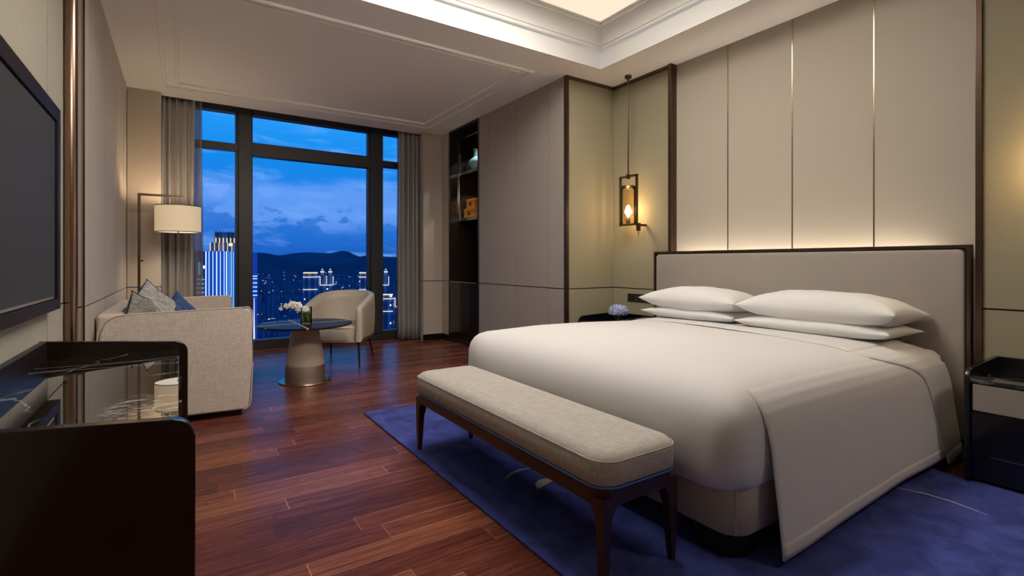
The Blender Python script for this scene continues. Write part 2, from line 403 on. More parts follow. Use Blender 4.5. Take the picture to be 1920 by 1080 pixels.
def bx(bm, x0, x1, y0, y1, z0, z1, bev=0.0, seg=2):
    r = bmesh.ops.create_cube(bm, size=1.0)
    vs = r['verts']
    for v in vs:
        v.co = Vector((x0 + (v.co.x + .5) * (x1 - x0), y0 + (v.co.y + .5) * (y1 - y0), z0 + (v.co.z + .5) * (z1 - z0)))
    if bev > 0:
        es = list({e for v in vs for e in v.link_edges})
        bmesh.ops.bevel(bm, geom=es, offset=bev, segments=seg, profile=0.5, affect='EDGES')
def box(name, x0, x1, y0, y1, z0, z1, m, parent=None, bev=0.0, seg=2):
    bm = bmesh.new(); bx(bm, x0, x1, y0, y1, z0, z1, bev, seg)
    return frombm(name, bm, m, parent, 40 if bev else False)
def boxes(name, L, m, parent=None, bev=0.0):
    bm = bmesh.new()
    for b in L: bx(bm, *b, bev=bev)
    return frombm(name, bm, m, parent, 40 if bev else False)
def tube(bm, pts, r, n=10, cap=True):
    pts = [Vector(p) for p in pts]; rings = []
    rr = r if isinstance(r, (list, tuple)) else [r] * len(pts)
    up = Vector((0, 0, 1))
    for i, p in enumerate(pts):
        t = (pts[min(i + 1, len(pts) - 1)] - pts[max(i - 1, 0)]).normalized()
        a = t.cross(up)
        if a.length < 1e-3: a = t.cross(Vector((1, 0, 0)))
        a.normalize(); b = t.cross(a).normalized()
        rings.append([bm.verts.new(p + (a * math.cos(2 * PI * k / n) + b * math.sin(2 * PI * k / n)) * rr[i]) for k in range(n)])
    for i in range(len(rings) - 1):
        for k in range(n):
            bm.faces.new((rings[i][k], rings[i][(k + 1) % n], rings[i + 1][(k + 1) % n], rings[i + 1][k]))
    if cap:
        bm.faces.new(rings[0]); bm.faces.new(rings[-1])
def tubeo(name, pts, r, m, parent=None, n=10):
    bm = bmesh.new(); tube(bm, pts, r, n); return frombm(name, bm, m, parent, 50)
def lathe(bm, prof, cx=0, cy=0, n=48):
    rings = []
    for (r, z) in prof:
        if r < 1e-5: rings.append([bm.verts.new((cx, cy, z))])
        else: rings.append([bm.verts.new((cx + r * math.cos(2 * PI * k / n), cy + r * math.sin(2 * PI * k / n), z)) for k in range(n)])
    for a, b in zip(rings, rings[1:]):
        for k in range(n):
            k2 = (k + 1) % n
            if len(a) == 1 and len(b) == 1: continue
            if len(a) == 1: bm.faces.new((a[0], b[k], b[k2]))
            elif len(b) == 1: bm.faces.new((a[k], a[k2], b[0]))
            else: bm.faces.new((a[k], a[k2], b[k2], b[k]))
def latheo(name, prof, m, parent=None, cx=0, cy=0, n=48, ang=40):
    bm = bmesh.new(); lathe(bm, prof, cx, cy, n); return frombm(name, bm, m, parent, ang)
def rrect(x0, x1, y0, y1, r, n=8):
    r = max(1e-4, min(r, (x1 - x0) / 2 - 1e-4, (y1 - y0) / 2 - 1e-4)); P = []
    for cx, cy, a0 in ((x1 - r, y1 - r, 0), (x0 + r, y1 - r, PI / 2), (x0 + r, y0 + r, PI), (x1 - r, y0 + r, 1.5 * PI)):
        for k in range(n + 1):
            a = a0 + PI / 2 * k / n; P.append((cx + r * math.cos(a), cy + r * math.sin(a)))
    return P
def loft(bm, x0, x1, y0, y1, r, levels, n=8, fz=None, div=0):
    """rounded-rectangle rings; levels = (inset, z)"""
    rings = []
    for ins, z in levels:
        P = rrect(x0 + ins, x1 - ins, y0 + ins, y1 - ins, max(0.004, r - ins), n)
        if div:
            Q = []
            for i, p in enumerate(P):
                q = P[(i + 1) % len(P)]; Q.append(p)
                if math.dist(p, q) > 0.12:
                    kk = div
                    for t in range(1, kk): Q.append((p[0] + (q[0] - p[0]) * t / kk, p[1] + (q[1] - p[1]) * t / kk))
            P = Q
        rings.append([bm.verts.new((a, b, z + (fz(a, b, z) if fz else 0))) for a, b in P])
    m_ = min(len(r_) for r_ in rings)
    for a, b in zip(rings, rings[1:]):
        for k in range(m_):
            bm.faces.new((a[k], a[(k + 1) % m_], b[(k + 1) % m_], b[k]))
    bm.faces.new(rings[0]); bm.faces.new(rings[-1])
def lofto(name, x0, x1, y0, y1, r, levels, m, parent=None, n=8, fz=None, div=0, ang=60):
    bm = bmesh.new(); loft(bm, x0, x1, y0, y1, r, levels, n, fz, div); return frombm(name, bm, m, parent, ang)
def sheet(name, fn, nu, nv, th, m, parent=None):
    V = [fn(i / nu, j / nv) for i in range(nu + 1) for j in range(nv + 1)]
    F = [(i * (nv + 1) + j, i * (nv + 1) + j + 1, (i + 1) * (nv + 1) + j + 1, (i + 1) * (nv + 1) + j) for i in range(nu) for j in range(nv)]
    o = pydata(name, V, F, m, parent, True)
    if th:
        md = o.modifiers.new('thickness', 'SOLIDIFY'); md.thickness = th; md.offset = 0
    return o
def prism(bm, poly, z0, z1, axis='z'):
    f = {'z': lambda a, b, c: (a, b, c), 'y': lambda a, b, c: (a, c, b), 'x': lambda a, b, c: (c, a, b)}[axis]
    lo = [bm.verts.new(f(a, b, z0)) for a, b in poly]; hi = [bm.verts.new(f(a, b, z1)) for a, b in poly]
    n = len(poly)
    for k in range(n): bm.faces.new((lo[k], lo[(k + 1) % n], hi[(k + 1) % n], hi[k]))
    bm.faces.new(lo); bm.faces.new(hi)
def tag(o, label, cat, group=None, kind=None):
    o['label'] = label; o['category'] = cat
    if group: o['group'] = group
    if kind: o['kind'] = kind
    return o
def thing(name, label, cat, loc=(0, 0, 0), rz=0, group=None):
    o = bpy.data.objects.new(name, None); o.empty_display_size = 0.1
    C.objects.link(o); o.location = loc; o.rotation_euler = (0, 0, rz)
    return tag(o, label, cat, group)
def struct(o, label, cat):
    o['kind'] = 'structure'; o['label'] = label; o['category'] = cat
    return o
def copy_tree(o, parent=None):
    c = o.copy(); C.objects.link(c)
    if parent is not None: c.parent = parent
    for ch in list(o.children): copy_tree(ch, c)
    return c

# ================================================================== ROOM SHELL
H = 3.07
XL, XT, XW, XH, XN = -0.485, -0.572, 3.30, 4.02, 3.975
YF = 6.88
struct(box('floor', -0.9, 4.4, -1.7, 7.5, -0.12, 0.0, M_floor), 'glossy red-brown wooden plank floor', 'floor')

# --- ceiling with the raised tray over the bed
T0, T1, U0, U1 = 0.35, 3.49, 1.15, 3.67      # tray opening x0,x1,y0,y1
bm = bmesh.new()
for b in ((-0.9, 4.4, U1, 7.02, H, H + 0.16), (-0.9, 4.4, -1.7, U0, H, H + 0.16), (-0.9, T0, U0, U1, H, H + 0.16), (T1, 4.4, U0, U1, H, H + 0.16)):
    bx(bm, *b)
ceil = struct(frombm('ceiling', bm, M_paint), 'flat off-white ceiling around the raised tray', 'ceiling')
def ring_profile(name, prof, m, x0=T0, x1=T1, y0=U0, y1=U1, parent=None, ang=30):
    """sweep (inset, z) profile round a rectangle"""
    V, F = [], []
    for ins, z in prof: V += [(x0 + ins, y0 + ins, z), (x1 - ins, y0 + ins, z), (x1 - ins, y1 - ins, z), (x0 + ins, y1 - ins, z)]
    for i in range(len(prof) - 1):
        for k in range(4): F.append((4 * i + k, 4 * i + (k + 1) % 4, 4 * i + 4 + (k + 1) % 4, 4 * i + 4 + k))
    return pydata(name, V, F, m, parent, ang, recalc=False)
e_ = 0.0
struct(ring_profile('trim_1', [(-0.02, H + 0.16), (-0.02, H + 0.012), (0.0, H + 0.012), (0.0, H - 0.0), (0.006, H - 0.0), (0.006, 3.276)], M_white),
       'white vertical face of the ceiling tray', 'trim')
crown = [(0.006, 3.276), (0.022, 3.276), (0.022, 3.243), (0.032, 3.240), (0.038, 3.248), (0.034, 3.260), (0.036, 3.272), (0.044, 3.276), (0.040, 3.283)]
for k in range(9):
    a = k / 8 * PI / 2
    crown.append((0.040 + 0.085 * (1 - math.cos(a)), 3.285 + 0.125 * math.sin(a)))
crown += [(0.130, 3.408), (0.132, 3.425), (0.142, 3.425), (0.142, 3.436), (0.152, 3.436), (0.152, 3.50)]
struct(ring_profile('trim_2', crown, M_white), 'stepped concave plaster moulding inside the ceiling tray', 'trim')
# hidden strips added under the moulding to brighten the white tray face
led0 = thing('added_cove_strip', 'added hidden cool white strip brightening the tray face', 'fill light', (0, 0, 0))
M_cove = emit('added_strip_glow', (0.93, 0.97, 1.0), 2.4)
for b in ((T0 + 0.03, T1 - 0.03, U1 - 0.020, U1 - 0.009), (T0 + 0.03, T1 - 0.03, U0 + 0.009, U0 + 0.020), (T0 + 0.009, T0 + 0.020, U0 + 0.03, U1 - 0.03), (T1 - 0.020, T1 - 0.009, U0 + 0.03, U1 - 0.03)):
    box('strip', *b, 3.269, 3.274, M_cove, led0)
# luminous stretched panel closing the tray
lp = thing('ceiling_light_panel', 'glowing cream light panel in the top of the ceiling tray', 'ceiling light', ((T0 + T1) / 2, (U0 + U1) / 2, 3.462))
M_panel = emit('cream_light_panel', (1.0, 0.83, 0.63), 1.02)
p_ = box('diffuser', -(T1 - T0) / 2 + 0.16, (T1 - T0) / 2 - 0.16, -(U1 - U0) / 2 + 0.16, (U1 - U0) / 2 - 0.16, -0.02, 0.0, M_panel, lp)
# outer slab over tray
struct(box('ceiling', T0 - 0.1, T1 + 0.1, U0 - 0.1, U1 + 0.1, 3.605, 3.65, M_paint), 'upper slab above the tray', 'ceiling')
# curtain pocket ceiling
struct(box('trim_3', -0.9, 4.4, 7.02, 7.5, 3.22, 3.26, M_paint), 'curtain recess above the window', 'trim')
# fine double bead on the lounge ceiling
def bead(name, x0, x1, y0, y1):
    prof = [(0, H), (0.0, H - 0.012), (0.006, H - 0.020), (0.030, H - 0.020), (0.036, H - 0.012), (0.036, H)]
    return struct(ring_profile(name, prof, M_paint, x0, x1, y0, y1), 'fine plaster bead framing the lounge ceiling', 'trim')
bead('trim_4', -0.155, 2.965, 4.06, 6.62); bead('trim_5', -0.045, 2.835, 4.13, 6.45)

# --- left wall, far portion, panels with dark joints
def panel_wall(name, axis, plane, depth, cuts, zc, m, label, gap=0.010, parent=None, z1=H, z0=0.0):
    """cuts: positions along wall; boxes between them with a joint gap, split at heights zc. axis 'x' = plane of constant x"""
    L = []
    zs = [z0] + list(zc) + [z1]
    for a, b in zip(cuts, cuts[1:]):
        for p, q in zip(zs, zs[1:]):
            g0 = gap / 2; A, B = a + g0, b - g0
            P = p + (g0 if p > z0 else 0); Q = q - (g0 if q < z1 else 0)
            lo, hi = min(plane, plane + depth), max(plane, plane + depth)
            L.append((lo, hi, A, B, P, Q) if axis == 'x' else (A, B, lo, hi, P, Q))
    o = boxes(name, L, m, parent)
    return struct(o, label, 'wall')
ZS = 0.879
panel_wall('wall_left', 'x', XL, -0.03, [3.990, 4.18, 4.955, 5.795, 6.555, YF], (ZS,), M_wall, 'taupe fabric panelled wall behind the sofa')
panel_wall('wall_left', 'x', XT, -0.03, [-1.6, 0.3, 1.9, 3.484, 3.955], (0.912,), M_tvwall, 'crinkled gold-grey papered wall with the television')
struct(box('wall_left', -0.9, XT - 0.03, -1.7, 3.99, 0, H, M_gap), 'backing of the papered wall', 'wall')
struct(box('wall_left', -0.9, XL - 0.03, 3.99, 7.5, 0, H, M_gap), 'backing of the left wall', 'wall')
panel_wall('wall_left', 'y', 3.975, 0.014, [-0.60, XL + 0.004], (ZS,), M_wall, 'narrow return of the left wall beside the bronze column')
struct(box('trim_6', XL - 0.004, XL + 0.004, 3.966, 3.975, 0, H, M_bronze), 'bronze bead on the corner of the left wall', 'trim')
bm = bmesh.new(); lathe(bm, [(0.0325, 0.0), (0.0325, H)], 0, 0, 40)
colo = frombm('bronze_column', bm, M_column, None, 60); colo.location = (-0.5395, 3.925, 0)
tag(colo, 'tall round brushed bronze column between the television wall and the lounge', 'column')

# --- far wall: two strips and the window
panel_wall('wall_far', 'y', YF, 0.10, [XL, -0.172], (ZS,), M_wall, 'taupe panel strip left of the window')
panel_wall('wall_far', 'y', YF, 0.10, [2.985, XW], (ZS,), M_wall, 'taupe panel strip right of the window')
struct(box('wall_far', XL - 0.03, -0.60, 6.98, 7.5, 0, 3.22, M_gap), 'dark side of the window recess', 'wall')
struct(box('wall_far', 3.26, XW + 0.6, 6.98, 7.5, 0, 3.22, M_gap), 'dark side of the window recess', 'wall')
struct(box('wall_far', XW - 0.02, 4.4, 6.885, 6.98, 0, H, M_gap), 'backing of the far wall', 'wall')

WY = 7.35
def window():
    wdw = bpy.data.objects.new('window_1', None); C.objects.link(wdw); wdw.location = (0, 0, 0)
    struct(wdw, 'floor to ceiling window in charcoal frames with dusk city view', 'window')
    y0, y1 = WY, WY + 0.14
    L = [(-0.6, 3.3, y0, y1, 0.0, 0.13), (-0.6, 3.3, y0, y1, 3.085, 3.22)]
    boxes('window_frame', L, M_winframe, wdw, 0.004)
    boxes('mullion', [(0.632, 0.775, y0 - 0.03, y1, 0.10, 3.2), (0.600, 0.800, y0 + 0.045, y1, 0.10, 3.2)], M_winframe, wdw, 0.004)
    boxes('mullion', [(2.365, 2.535, y0 - 0.03, y1, 0.10, 3.2), (2.33, 2.55, y0 + 0.045, y1, 0.10, 3.2)], M_winframe, wdw, 0.004)
    boxes('transom', [(0.77, 2.37, y0, y1, 2.555, 2.725)], M_winframe, wdw, 0.004)
    boxes('transom', [(-0.6, 0.64, y0, y1, 2.598, 2.685)], M_winframe, wdw, 0.004)
    boxes('transom', [(2.53, 3.3, y0, y1, 2.598, 2.685)], M_winframe, wdw, 0.004)
    for (a, b) in ((-0.6, 0.632), (0.77, 2.37), (2.53, 3.3)):
        box('pane', a, b, WY + 0.10, WY + 0.106, 0.12, 3.1, M_winglass, wdw)
window()

# --- right side: wardrobe wall x=3.30, y 3.985..5.79, display case 5.79..6.64, strip to 6.88
panel_wall('wall_right', 'x', XW, 0.03, [4.005, 4.272, 4.903, 5.537, 5.775], (ZS,), M_wardrobe, 'grey-brown wardrobe panels between the display case and the bedside niche')
panel_wall('wall_right', 'x', XW, 0.03, [6.652, YF + 0.02], (ZS,), M_wall, 'narrow taupe strip beside the display case')
struct(box('wall_right', XW + 0.03, XH, 4.03, 5.765, 0, H, M_gap), 'backing of the wardrobe wall', 'wall')
struct(box('wall_right', XW + 0.03, XH, 6.662, 6.88, 0, H, M_gap), 'backing beside the display case', 'wall')
# bedside niches and headboard wall
panel_wall('wall_right', 'y', 3.985, 0.03, [XW + 0.004, XN + 0.03], (ZS,), M_olive, 'olive fabric side of the bedside niche')
struct(box('wall_right', XW + 0.005, XH + 0.1, 4.015, 4.03, 0, H, M_gap), 'backing of the niche side', 'wall')
panel_wall('wall_right', 'x', XN, 0.03, [3.21, 3.985], (ZS,), M_olive, 'olive fabric wall of the bedside niche under the pendant lamp')
panel_wall('wall_right', 'x', XH, 0.03, [0.95, 1.516, 2.073, 2.630, 3.20], (), M_centre, 'cream leather panels above the headboard')
panel_wall('wall_right', 'x', XN - 0.03, 0.03, [-1.7, 0.945], (ZS,), M_olive, 'olive fabric wall beside the near bedside table')
struct(boxes('trim_11', [(XH - 0.001, XH + 0.02, y - 0.0038, y + 0.0038, 1.0, H - 0.001) for y in (1.516, 2.073, 2.630)], M_brass), 'thin bronze strips between the cream headboard panels', 'trim')
struct(box('wall_right', XH + 0.03, XH + 0.2, -1.7, 4.1, 0, H, M_gap), 'backing of the headboard wall', 'wall')
struct(box('wall_right', XN, XH + 0.03, -1.7, 0.93, 0, H, M_gap), 'backing of the near niche', 'wall')
struct(box('trim_7', XW - 0.012, XW + 0.028, 3.965, 4.000, 0, H, M_bronze, None, 0.003), 'bronze edge of the bedside niche', 'trim')
struct(box('trim_8', 3.935, XH + 0.01, 3.175, 3.21, 0, H, M_bronze, None, 0.003), 'bronze upright left of the headboard panels', 'trim')
struct(box('trim_9', 3.93, XH + 0.01, 0.930, 0.962, 0, H, M_bronze, None, 0.003), 'bronze upright right of the headboard panels', 'trim')
struct(boxes('trim_10', [(XW, XN, 3.962, 3.985, H - 0.028, H), (XN - 0.022, XN, 3.21, 3.985, H - 0.028, H)], M_bronze), 'bronze strip along the niche ceiling', 'trim')
struct(boxes('baseboard_right', [(XW - 0.012, XW, 4.0, 5.775, 0, 0.09), (XW - 0.012, XW, 6.652, YF, 0, 0.09), (2.985, XW, YF - 0.012, YF, 0, 0.09),
       (XN - 0.012, XN, 3.2, 3.985, 0, 0.09), (XN - 0.042, XN - 0.03, -1.6, 0.93, 0, 0.09)], M_black), 'black skirting along the right wall', 'baseboard')
struct(boxes('baseboard_left', [(XL, XL + 0.012, 3.97, YF, 0, 0.09), (XL, -0.172, YF - 0.012, YF, 0, 0.09)], M_black), 'black skirting along the left wall', 'baseboard')
struct(box('wall_back', -0.9, 4.4, -1.75, -1.65, 0, H, M_wall), 'wall behind the viewer', 'wall')

# ================================================================== DISPLAY CASE
case = thing('display_case', 'tall dark lacquer display case built into the wall, open shelves above a door', 'cabinet', (XW, 6.21, 0))
def cb(name, x0, x1, y0, y1, z0, z1, m, bev=0.0, par=None):   # box in case coordinates: x depth from wall plane, y centred
    return box(name, x0, x1, y0, y1, z0, z1, m, par or case, bev)
HW = 0.432
boxes('carcass', [(0.0, 0.55, HW - 0.02, HW, 0, H - 0.002), (0.0, 0.55, -HW, -HW + 0.02, 0, H - 0.002), (0.53, 0.55, -HW, HW, 0, H - 0.002),
                  (0.0, 0.53, -HW, HW, H - 0.03, H - 0.002), (0.02, 0.53, -HW + .02, HW - .02, 0.86, 0.885), (0.0, 0.53, -HW + .02, HW - .02, 0.0, 0.08)], M_lacq_in, case)
boxes('edge_frame', [(-0.012, 0.004, HW - 0.018, HW + 0.006, 0, H - 0.003), (-0.012, 0.004, -HW - 0.006, -HW + 0.018, 0, H - 0.003), (-0.012, 0.004, -HW, HW, H - 0.022, H - 0.003)], M_lacq_in, case, 0.002)
d_ = cb('door', -0.006, 0.014, -HW + 0.02, HW - 0.02, 0.085, 0.868, M_lacquer, 0.003)
bm = bmesh.new(); tube(bm, [(-0.018, -HW + 0.03, 0.876), (-0.018, HW - 0.06, 0.876)], 0.008, 8); frombm('rail_handle', bm, M_chrome, case, 50)
bm = bmesh.new(); tube(bm, [(0.06, -HW + 0.05, 0.90), (0.06, -HW + 0.05, 1.72)], 0.006, 8); frombm('upright_rail', bm, M_chrome, case, 50)
# bronze frame of posts carrying two shelves
for yy in (0.395, -0.36):
    cb('post', 0.135, 0.160, yy - 0.012, yy + 0.012, 1.765, H - 0.10, M_chrome, 0.002)
cb('top_rail', 0.135, 0.160, -0.36, 0.395, H - 0.12, H - 0.10, M_brass, 0.002)
for z in (2.475, 1.80):
    sh = cb('shelf', 0.14, 0.52, -HW + 0.02, 0.41, z - 0.045, z, M_chrome, 0.002)
# spot inside the case
l = bpy.data.lights.new('case_downlight', 'SPOT'); l.energy = 13; l.color = (0.85, 0.95, 1.0); l.spot_size = math.radians(95); l.shadow_soft_size = 0.03
lo_ = bpy.data.objects.new('case_downlight', l); C.objects.link(lo_); lo_.location = (XW + 0.30, 6.25, 3.0); lo_.rotation_euler = (0, 0, 0)
l2 = bpy.data.lights.new('shelf_downlight', 'SPOT'); l2.energy = 12; l2.color = (1, 0.86, 0.66); l2.spot_size = math.radians(110); l2.shadow_soft_size = 0.03
lo2 = bpy.data.objects.new('shelf_downlight', l2); C.objects.link(lo2); lo2.location = (XW + 0.18, 6.25, 2.41); lo2.rotation_euler = (0, -0.15, 0)

v = latheo('ceramic_vase', [(0, 0), (0.05, 0.0), (0.075, 0.03), (0.118, 0.09), (0.125, 0.125), (0.11, 0.16), (0.062, 0.195), (0.048, 0.215), (0.048, 0.31), (0.056, 0.322), (0.047, 0.322), (0.040, 0.30), (0.040, 0.21), (0, 0.2)], M_celadon, None, 0, 0, 40)
v.location = (3.60, 6.36, 2.477); tag(v, 'pale celadon long-necked ceramic vase on the upper shelf of the display case', 'vase')
bt = latheo('glass_bottle', [(0, 0), (0.035, 0), (0.035, 0.10), (0.012, 0.14), (0.012, 0.20), (0, 0.20)], M_glass, None, 0, 0, 24)
bt.location = (3.55, 6.545, 2.477); tag(bt, 'small clear glass bottle at the left end of the upper shelf', 'bottle')
def gift(name, w_, d2, h_, x, y, z, label):
    t = thing(name, label, 'box', (x, y, z), 0.0, 'orange boxes in the display case')
    box('box_body', -d2 / 2, d2 / 2, -w_ / 2, w_ / 2, 0, h_ * 0.68, M_orange, t, 0.002)
    box('lid', -d2 / 2 - 0.002, d2 / 2 + 0.002, -w_ / 2 - 0.002, w_ / 2 + 0.002, h_ * 0.70, h_, M_orange, t, 0.002)
    bm = bmesh.new(); prism(bm, [(0.028 * math.cos(a * PI / 8), h_ * 0.45 + 0.028 * math.sin(a * PI / 8)) for a in range(16)], -d2 / 2 - 0.004, -d2 / 2 - 0.001, 'x')
    e = frombm('emblem', bm, M_gap, t); e['label'] = 'round dark emblem'
    return t
gift('gift_box', 0.30, 0.16, 0.135, 3.57, 6.40, 1.802, 'wider orange box with round dark emblem, on the lower shelf')
gift('gift_box', 0.24, 0.14, 0.135, 3.57, 6.37, 1.938, 'narrower orange box with round dark emblem, stacked on the wider one')

# ================================================================== TELEVISION
tv = thing('television', 'wall-mounted grey television screen in a dark surround', 'television', (XT, 2.55, 0.912))
TVY = 3.47 - 2.55
bm = bmesh.new()
o0, o1, i0, i1 = -TVY, TVY, -TVY + 0.075, TVY - 0.075
zt, zi0, zi1 = 1.03, 0.055, 1.03 - 0.075
for b in ((0.002, 0.055, o0, i0, 0, zt), (0.002, 0.055, i1, o1, 0, zt), (0.002, 0.055, i0, i1, 0, zi0), (0.002, 0.055, i0, i1, zi1, zt)): bx(bm, *b, bev=0.004)
frombm('surround', bm, M_tvframe, tv, 40)
box('screen', 0.002, 0.045, i0 + 0.004, i1 - 0.004, zi0 + 0.004, zi1 - 0.004, M_tv, tv, 0.003)
boxes('bezel', [(0.040, 0.048, i0 + 0.004, i1 - 0.01, zi0 + 0.004, zi0 + 0.016)], M_chrome, tv)

# ================================================================== CONSOLE (minibar cabinet)
con = thing('console_cabinet', 'dark glossy lacquer console with raised rim and black marble top under the television', 'cabinet', (0, 0, 0))
CX0, CX1, CY0, CY1, CT = XT + 0.004, 0.036, 1.65, 3.31, 0.722
def side_panel(y0, y1, nm):
    r = 0.055; P = [(CX0, 0.03), (CX1, 0.03), ]
    for k in range(9):
        a = k / 8 * PI / 2; P.append((CX1 - r + r * math.cos(a), CT - r + r * math.sin(a)))
    P += [(CX0, CT + 0.046)]
    bm = bmesh.new(); prism(bm, P, y0, y1, 'y')
    es = [e for e in bm.edges if abs(e.verts[0].co.y - e.verts[1].co.y) < 1e-6]
    bmesh.ops.bevel(bm, geom=es, offset=0.006, segments=3, profile=0.5, affect='EDGES')
    return frombm(nm, bm, M_lacquer, con, 40)
side_panel(CY0, CY0 + 0.035, 'side_panel'); side_panel(CY1 - 0.035, CY1, 'side_panel')
box('back_rim', CX0, CX0 + 0.03, CY0 + 0.034, CY1 - 0.034, 0.5, CT + 0.044, M_rim, con, 0.004)
box('marble_top', CX0 + 0.029, CX1 - 0.040, CY0 + 0.035, CY1 - 0.035, 0.652, 0.677, M_marble_console, con, 0.002)
box('carcass', CX0, CX1 - 0.065, CY0 + 0.034, CY1 - 0.034, 0.06, 0.652, M_lacquer, con, 0.0)
for k in range(3):
    a = CY0 + 0.037 + k * 0.529
    dr = box('door', CX1 - 0.065, CX1 - 0.045, a, a + 0.523, 0.09, 0.640, M_lacquer, con, 0.003)
    box('door_handle', CX1 - 0.045, CX1 - 0.030, a + 0.24, a + 0.28, 0.52, 0.58, M_brass, dr, 0.002)

# ================================================================== SOFA
sofa = thing('sofa', 'oatmeal linen two-seat sofa against the panelled left wall', 'sofa', (0, 5.16, 0))
SY = 0.91
def sofa_arm(y0, y1):
    # outline in x,z ; extruded along y ; softly bevelled
    P = [(-0.462, 0.07), (0.40, 0.045), (0.430, 0.06), (0.442, 0.10), (0.456, 0.40), (0.455, 0.70), (0.452, 0.785), (0.435, 0.812), (0.38, 0.808), (-0.30, 0.795), (-0.365, 0.785), (-0.415, 0.75), (-0.445, 0.69), (-0.475, 0.40)]
    bm = bmesh.new(); prism(bm, P, y0, y1, 'y')
    es = [e for e in bm.edges if abs(e.verts[0].co.y - e.verts[1].co.y) < 1e-6]
    bmesh.ops.bevel(bm, geom=es, offset=0.018, segments=3, profile=0.5, affect='EDGES')
    return frombm('arm', bm, M_linen, sofa, 50)
sofa_arm(-SY, -SY + 0.13); sofa_arm(SY - 0.12, SY)
box('back', -0.475, -0.32, -SY + 0.12, SY - 0.11, 0.08, 0.80, M_linen, sofa, 0.03, 3)
box('seat_base', -0.34, 0.42, -SY + 0.125, SY - 0.115, 0.08, 0.30, M_linen, sofa, 0.02)
for a in (-SY + 0.135, 0.01):
    lofto('seat_cushion', -0.32, 0.43, a, a + 0.775 - 0.005, 0.05, [(0.02, 0.30), (0.0, 0.32), (0.0, 0.42), (0.02, 0.445), (0.06, 0.46), (0.2, 0.47)], M_linen, sofa)
for xx in (-0.42, 0.36):
    for yy in (-SY + 0.08, SY - 0.08):
        box('foot', xx - 0.03, xx + 0.03, yy - 0.03, yy + 0.03, 0, 0.09, M_black, sofa)
tubeo('piping', [(0.40, -SY + 0.003, 0.048), (0.437, -SY + 0.003, 0.07), (0.447, -SY + 0.003, 0.10), (0.460, -SY + 0.003, 0.40), (0.459, -SY + 0.003, 0.70), (0.456, -SY + 0.003, 0.785), (0.436, -SY + 0.003, 0.815), (-0.30, -SY + 0.003, 0.799), (-0.367, -SY + 0.003, 0.789), (-0.418, -SY + 0.003, 0.752), (-0.449, -SY + 0.003, 0.69), (-0.479, -SY + 0.003, 0.40)], 0.005, M_linen, sofa, 6)

def cushion_mesh(name, w_, h_, t_, m, n=14, wr=0.0, seed=1, pinch=0.10, parent=None, power=2.2):
    """soft pillow in local x (width) / z (height), thickness along y"""
    rnd = random.Random(seed); V = []; F = []
    ph = [rnd.uniform(0, 6) for _ in range(6)]
    def pt(u, v, s):
        ex = 1 - pinch * (1 - abs(v) ** 3) * 0.5 * abs(u) ** 2; ez = 1 - pinch * (1 - abs(u) ** 3) * 0.5 * abs(v) ** 2
        th = ((1 - abs(u) ** power) * (1 - abs(v) ** power)) ** 0.52
        wv = wr * (math.sin(7 * u + 3 * v + ph[0]) + math.sin(11 * v - 4 * u + ph[1]) * 0.7) * th ** 0.5
        return (u * w_ / 2 * ex, s * (t_ / 2 * th) + wv, v * h_ / 2 * ez)
    idx = {}
    for s in (1, -1):
        for i in range(n + 1):
            for j in range(n + 1):
                u = math.sin((i / n * 2 - 1) * PI / 2); v_ = math.sin((j / n * 2 - 1) * PI / 2)
                edge = i in (0, n) or j in (0, n)
                if s == -1 and edge: idx[(s, i, j)] = idx[(1, i, j)]
                else: idx[(s, i, j)] = len(V); V.append(pt(u, v_, s))
        for i in range(n):
            for j in range(n):
                f = (idx[(s, i, j)], idx[(s, i + 1, j)], idx[(s, i + 1, j + 1)], idx[(s, i, j + 1)])
                F.append(f if s == 1 else f[::-1])
    o = pydata(name, V, F, m, parent, True)
    return o
def edge_pts(w_, h_, pinch, n=10):
    P = []
    def p(u, v):
        ex = 1 - pinch * (1 - abs(v) ** 3) * 0.5 * abs(u) ** 2; ez = 1 - pinch * (1 - abs(u) ** 3) * 0.5 * abs(v) ** 2
        return (u * w_ / 2 * ex, 0, v * h_ / 2 * ez)
    for k in range(n): P.append(p(-1 + 2 * k / n, -1))
    for k in range(n): P.append(p(1, -1 + 2 * k / n))
    for k in range(n): P.append(p(1 - 2 * k / n, 1))
    for k in range(n + 1): P.append(p(-1, 1 - 2 * k / n))
    return P
def sofa_cushion(label, loc, rot, s, t_, m, mp, seed, wr=0.006):
    t = thing('throw_cushion', label, 'cushion', loc)
    t.rotation_euler = rot
    cushion_mesh('cushion_cover', s, s, t_, m, 16, wr, seed, 0.16, t)
    tubeo('piping', edge_pts(s, s, 0.16), 0.006, mp, t, 6)
    return t
sofa_cushion('light grey crinkled cushion with navy piping, peak highest above the arm', (-0.16, 4.66, 0.735), (-0.35, 0.72, 0.35), 0.42, 0.15, M_cushgrey, M_navy, 3)
sofa_cushion('darker grey cushion with navy piping, in the sofa corner against the back', (-0.235, 4.58, 0.70), (0.1, 0.30, 1.05), 0.40, 0.14, M_cushdark, M_navy, 5)
sofa_cushion('deep blue velvet cushion on the sofa in front of the grey ones', (-0.01, 4.74, 0.685), (-0.25, 0.80, 0.25), 0.34, 0.13, M_cushblue, M_cushblue, 8, 0.009)

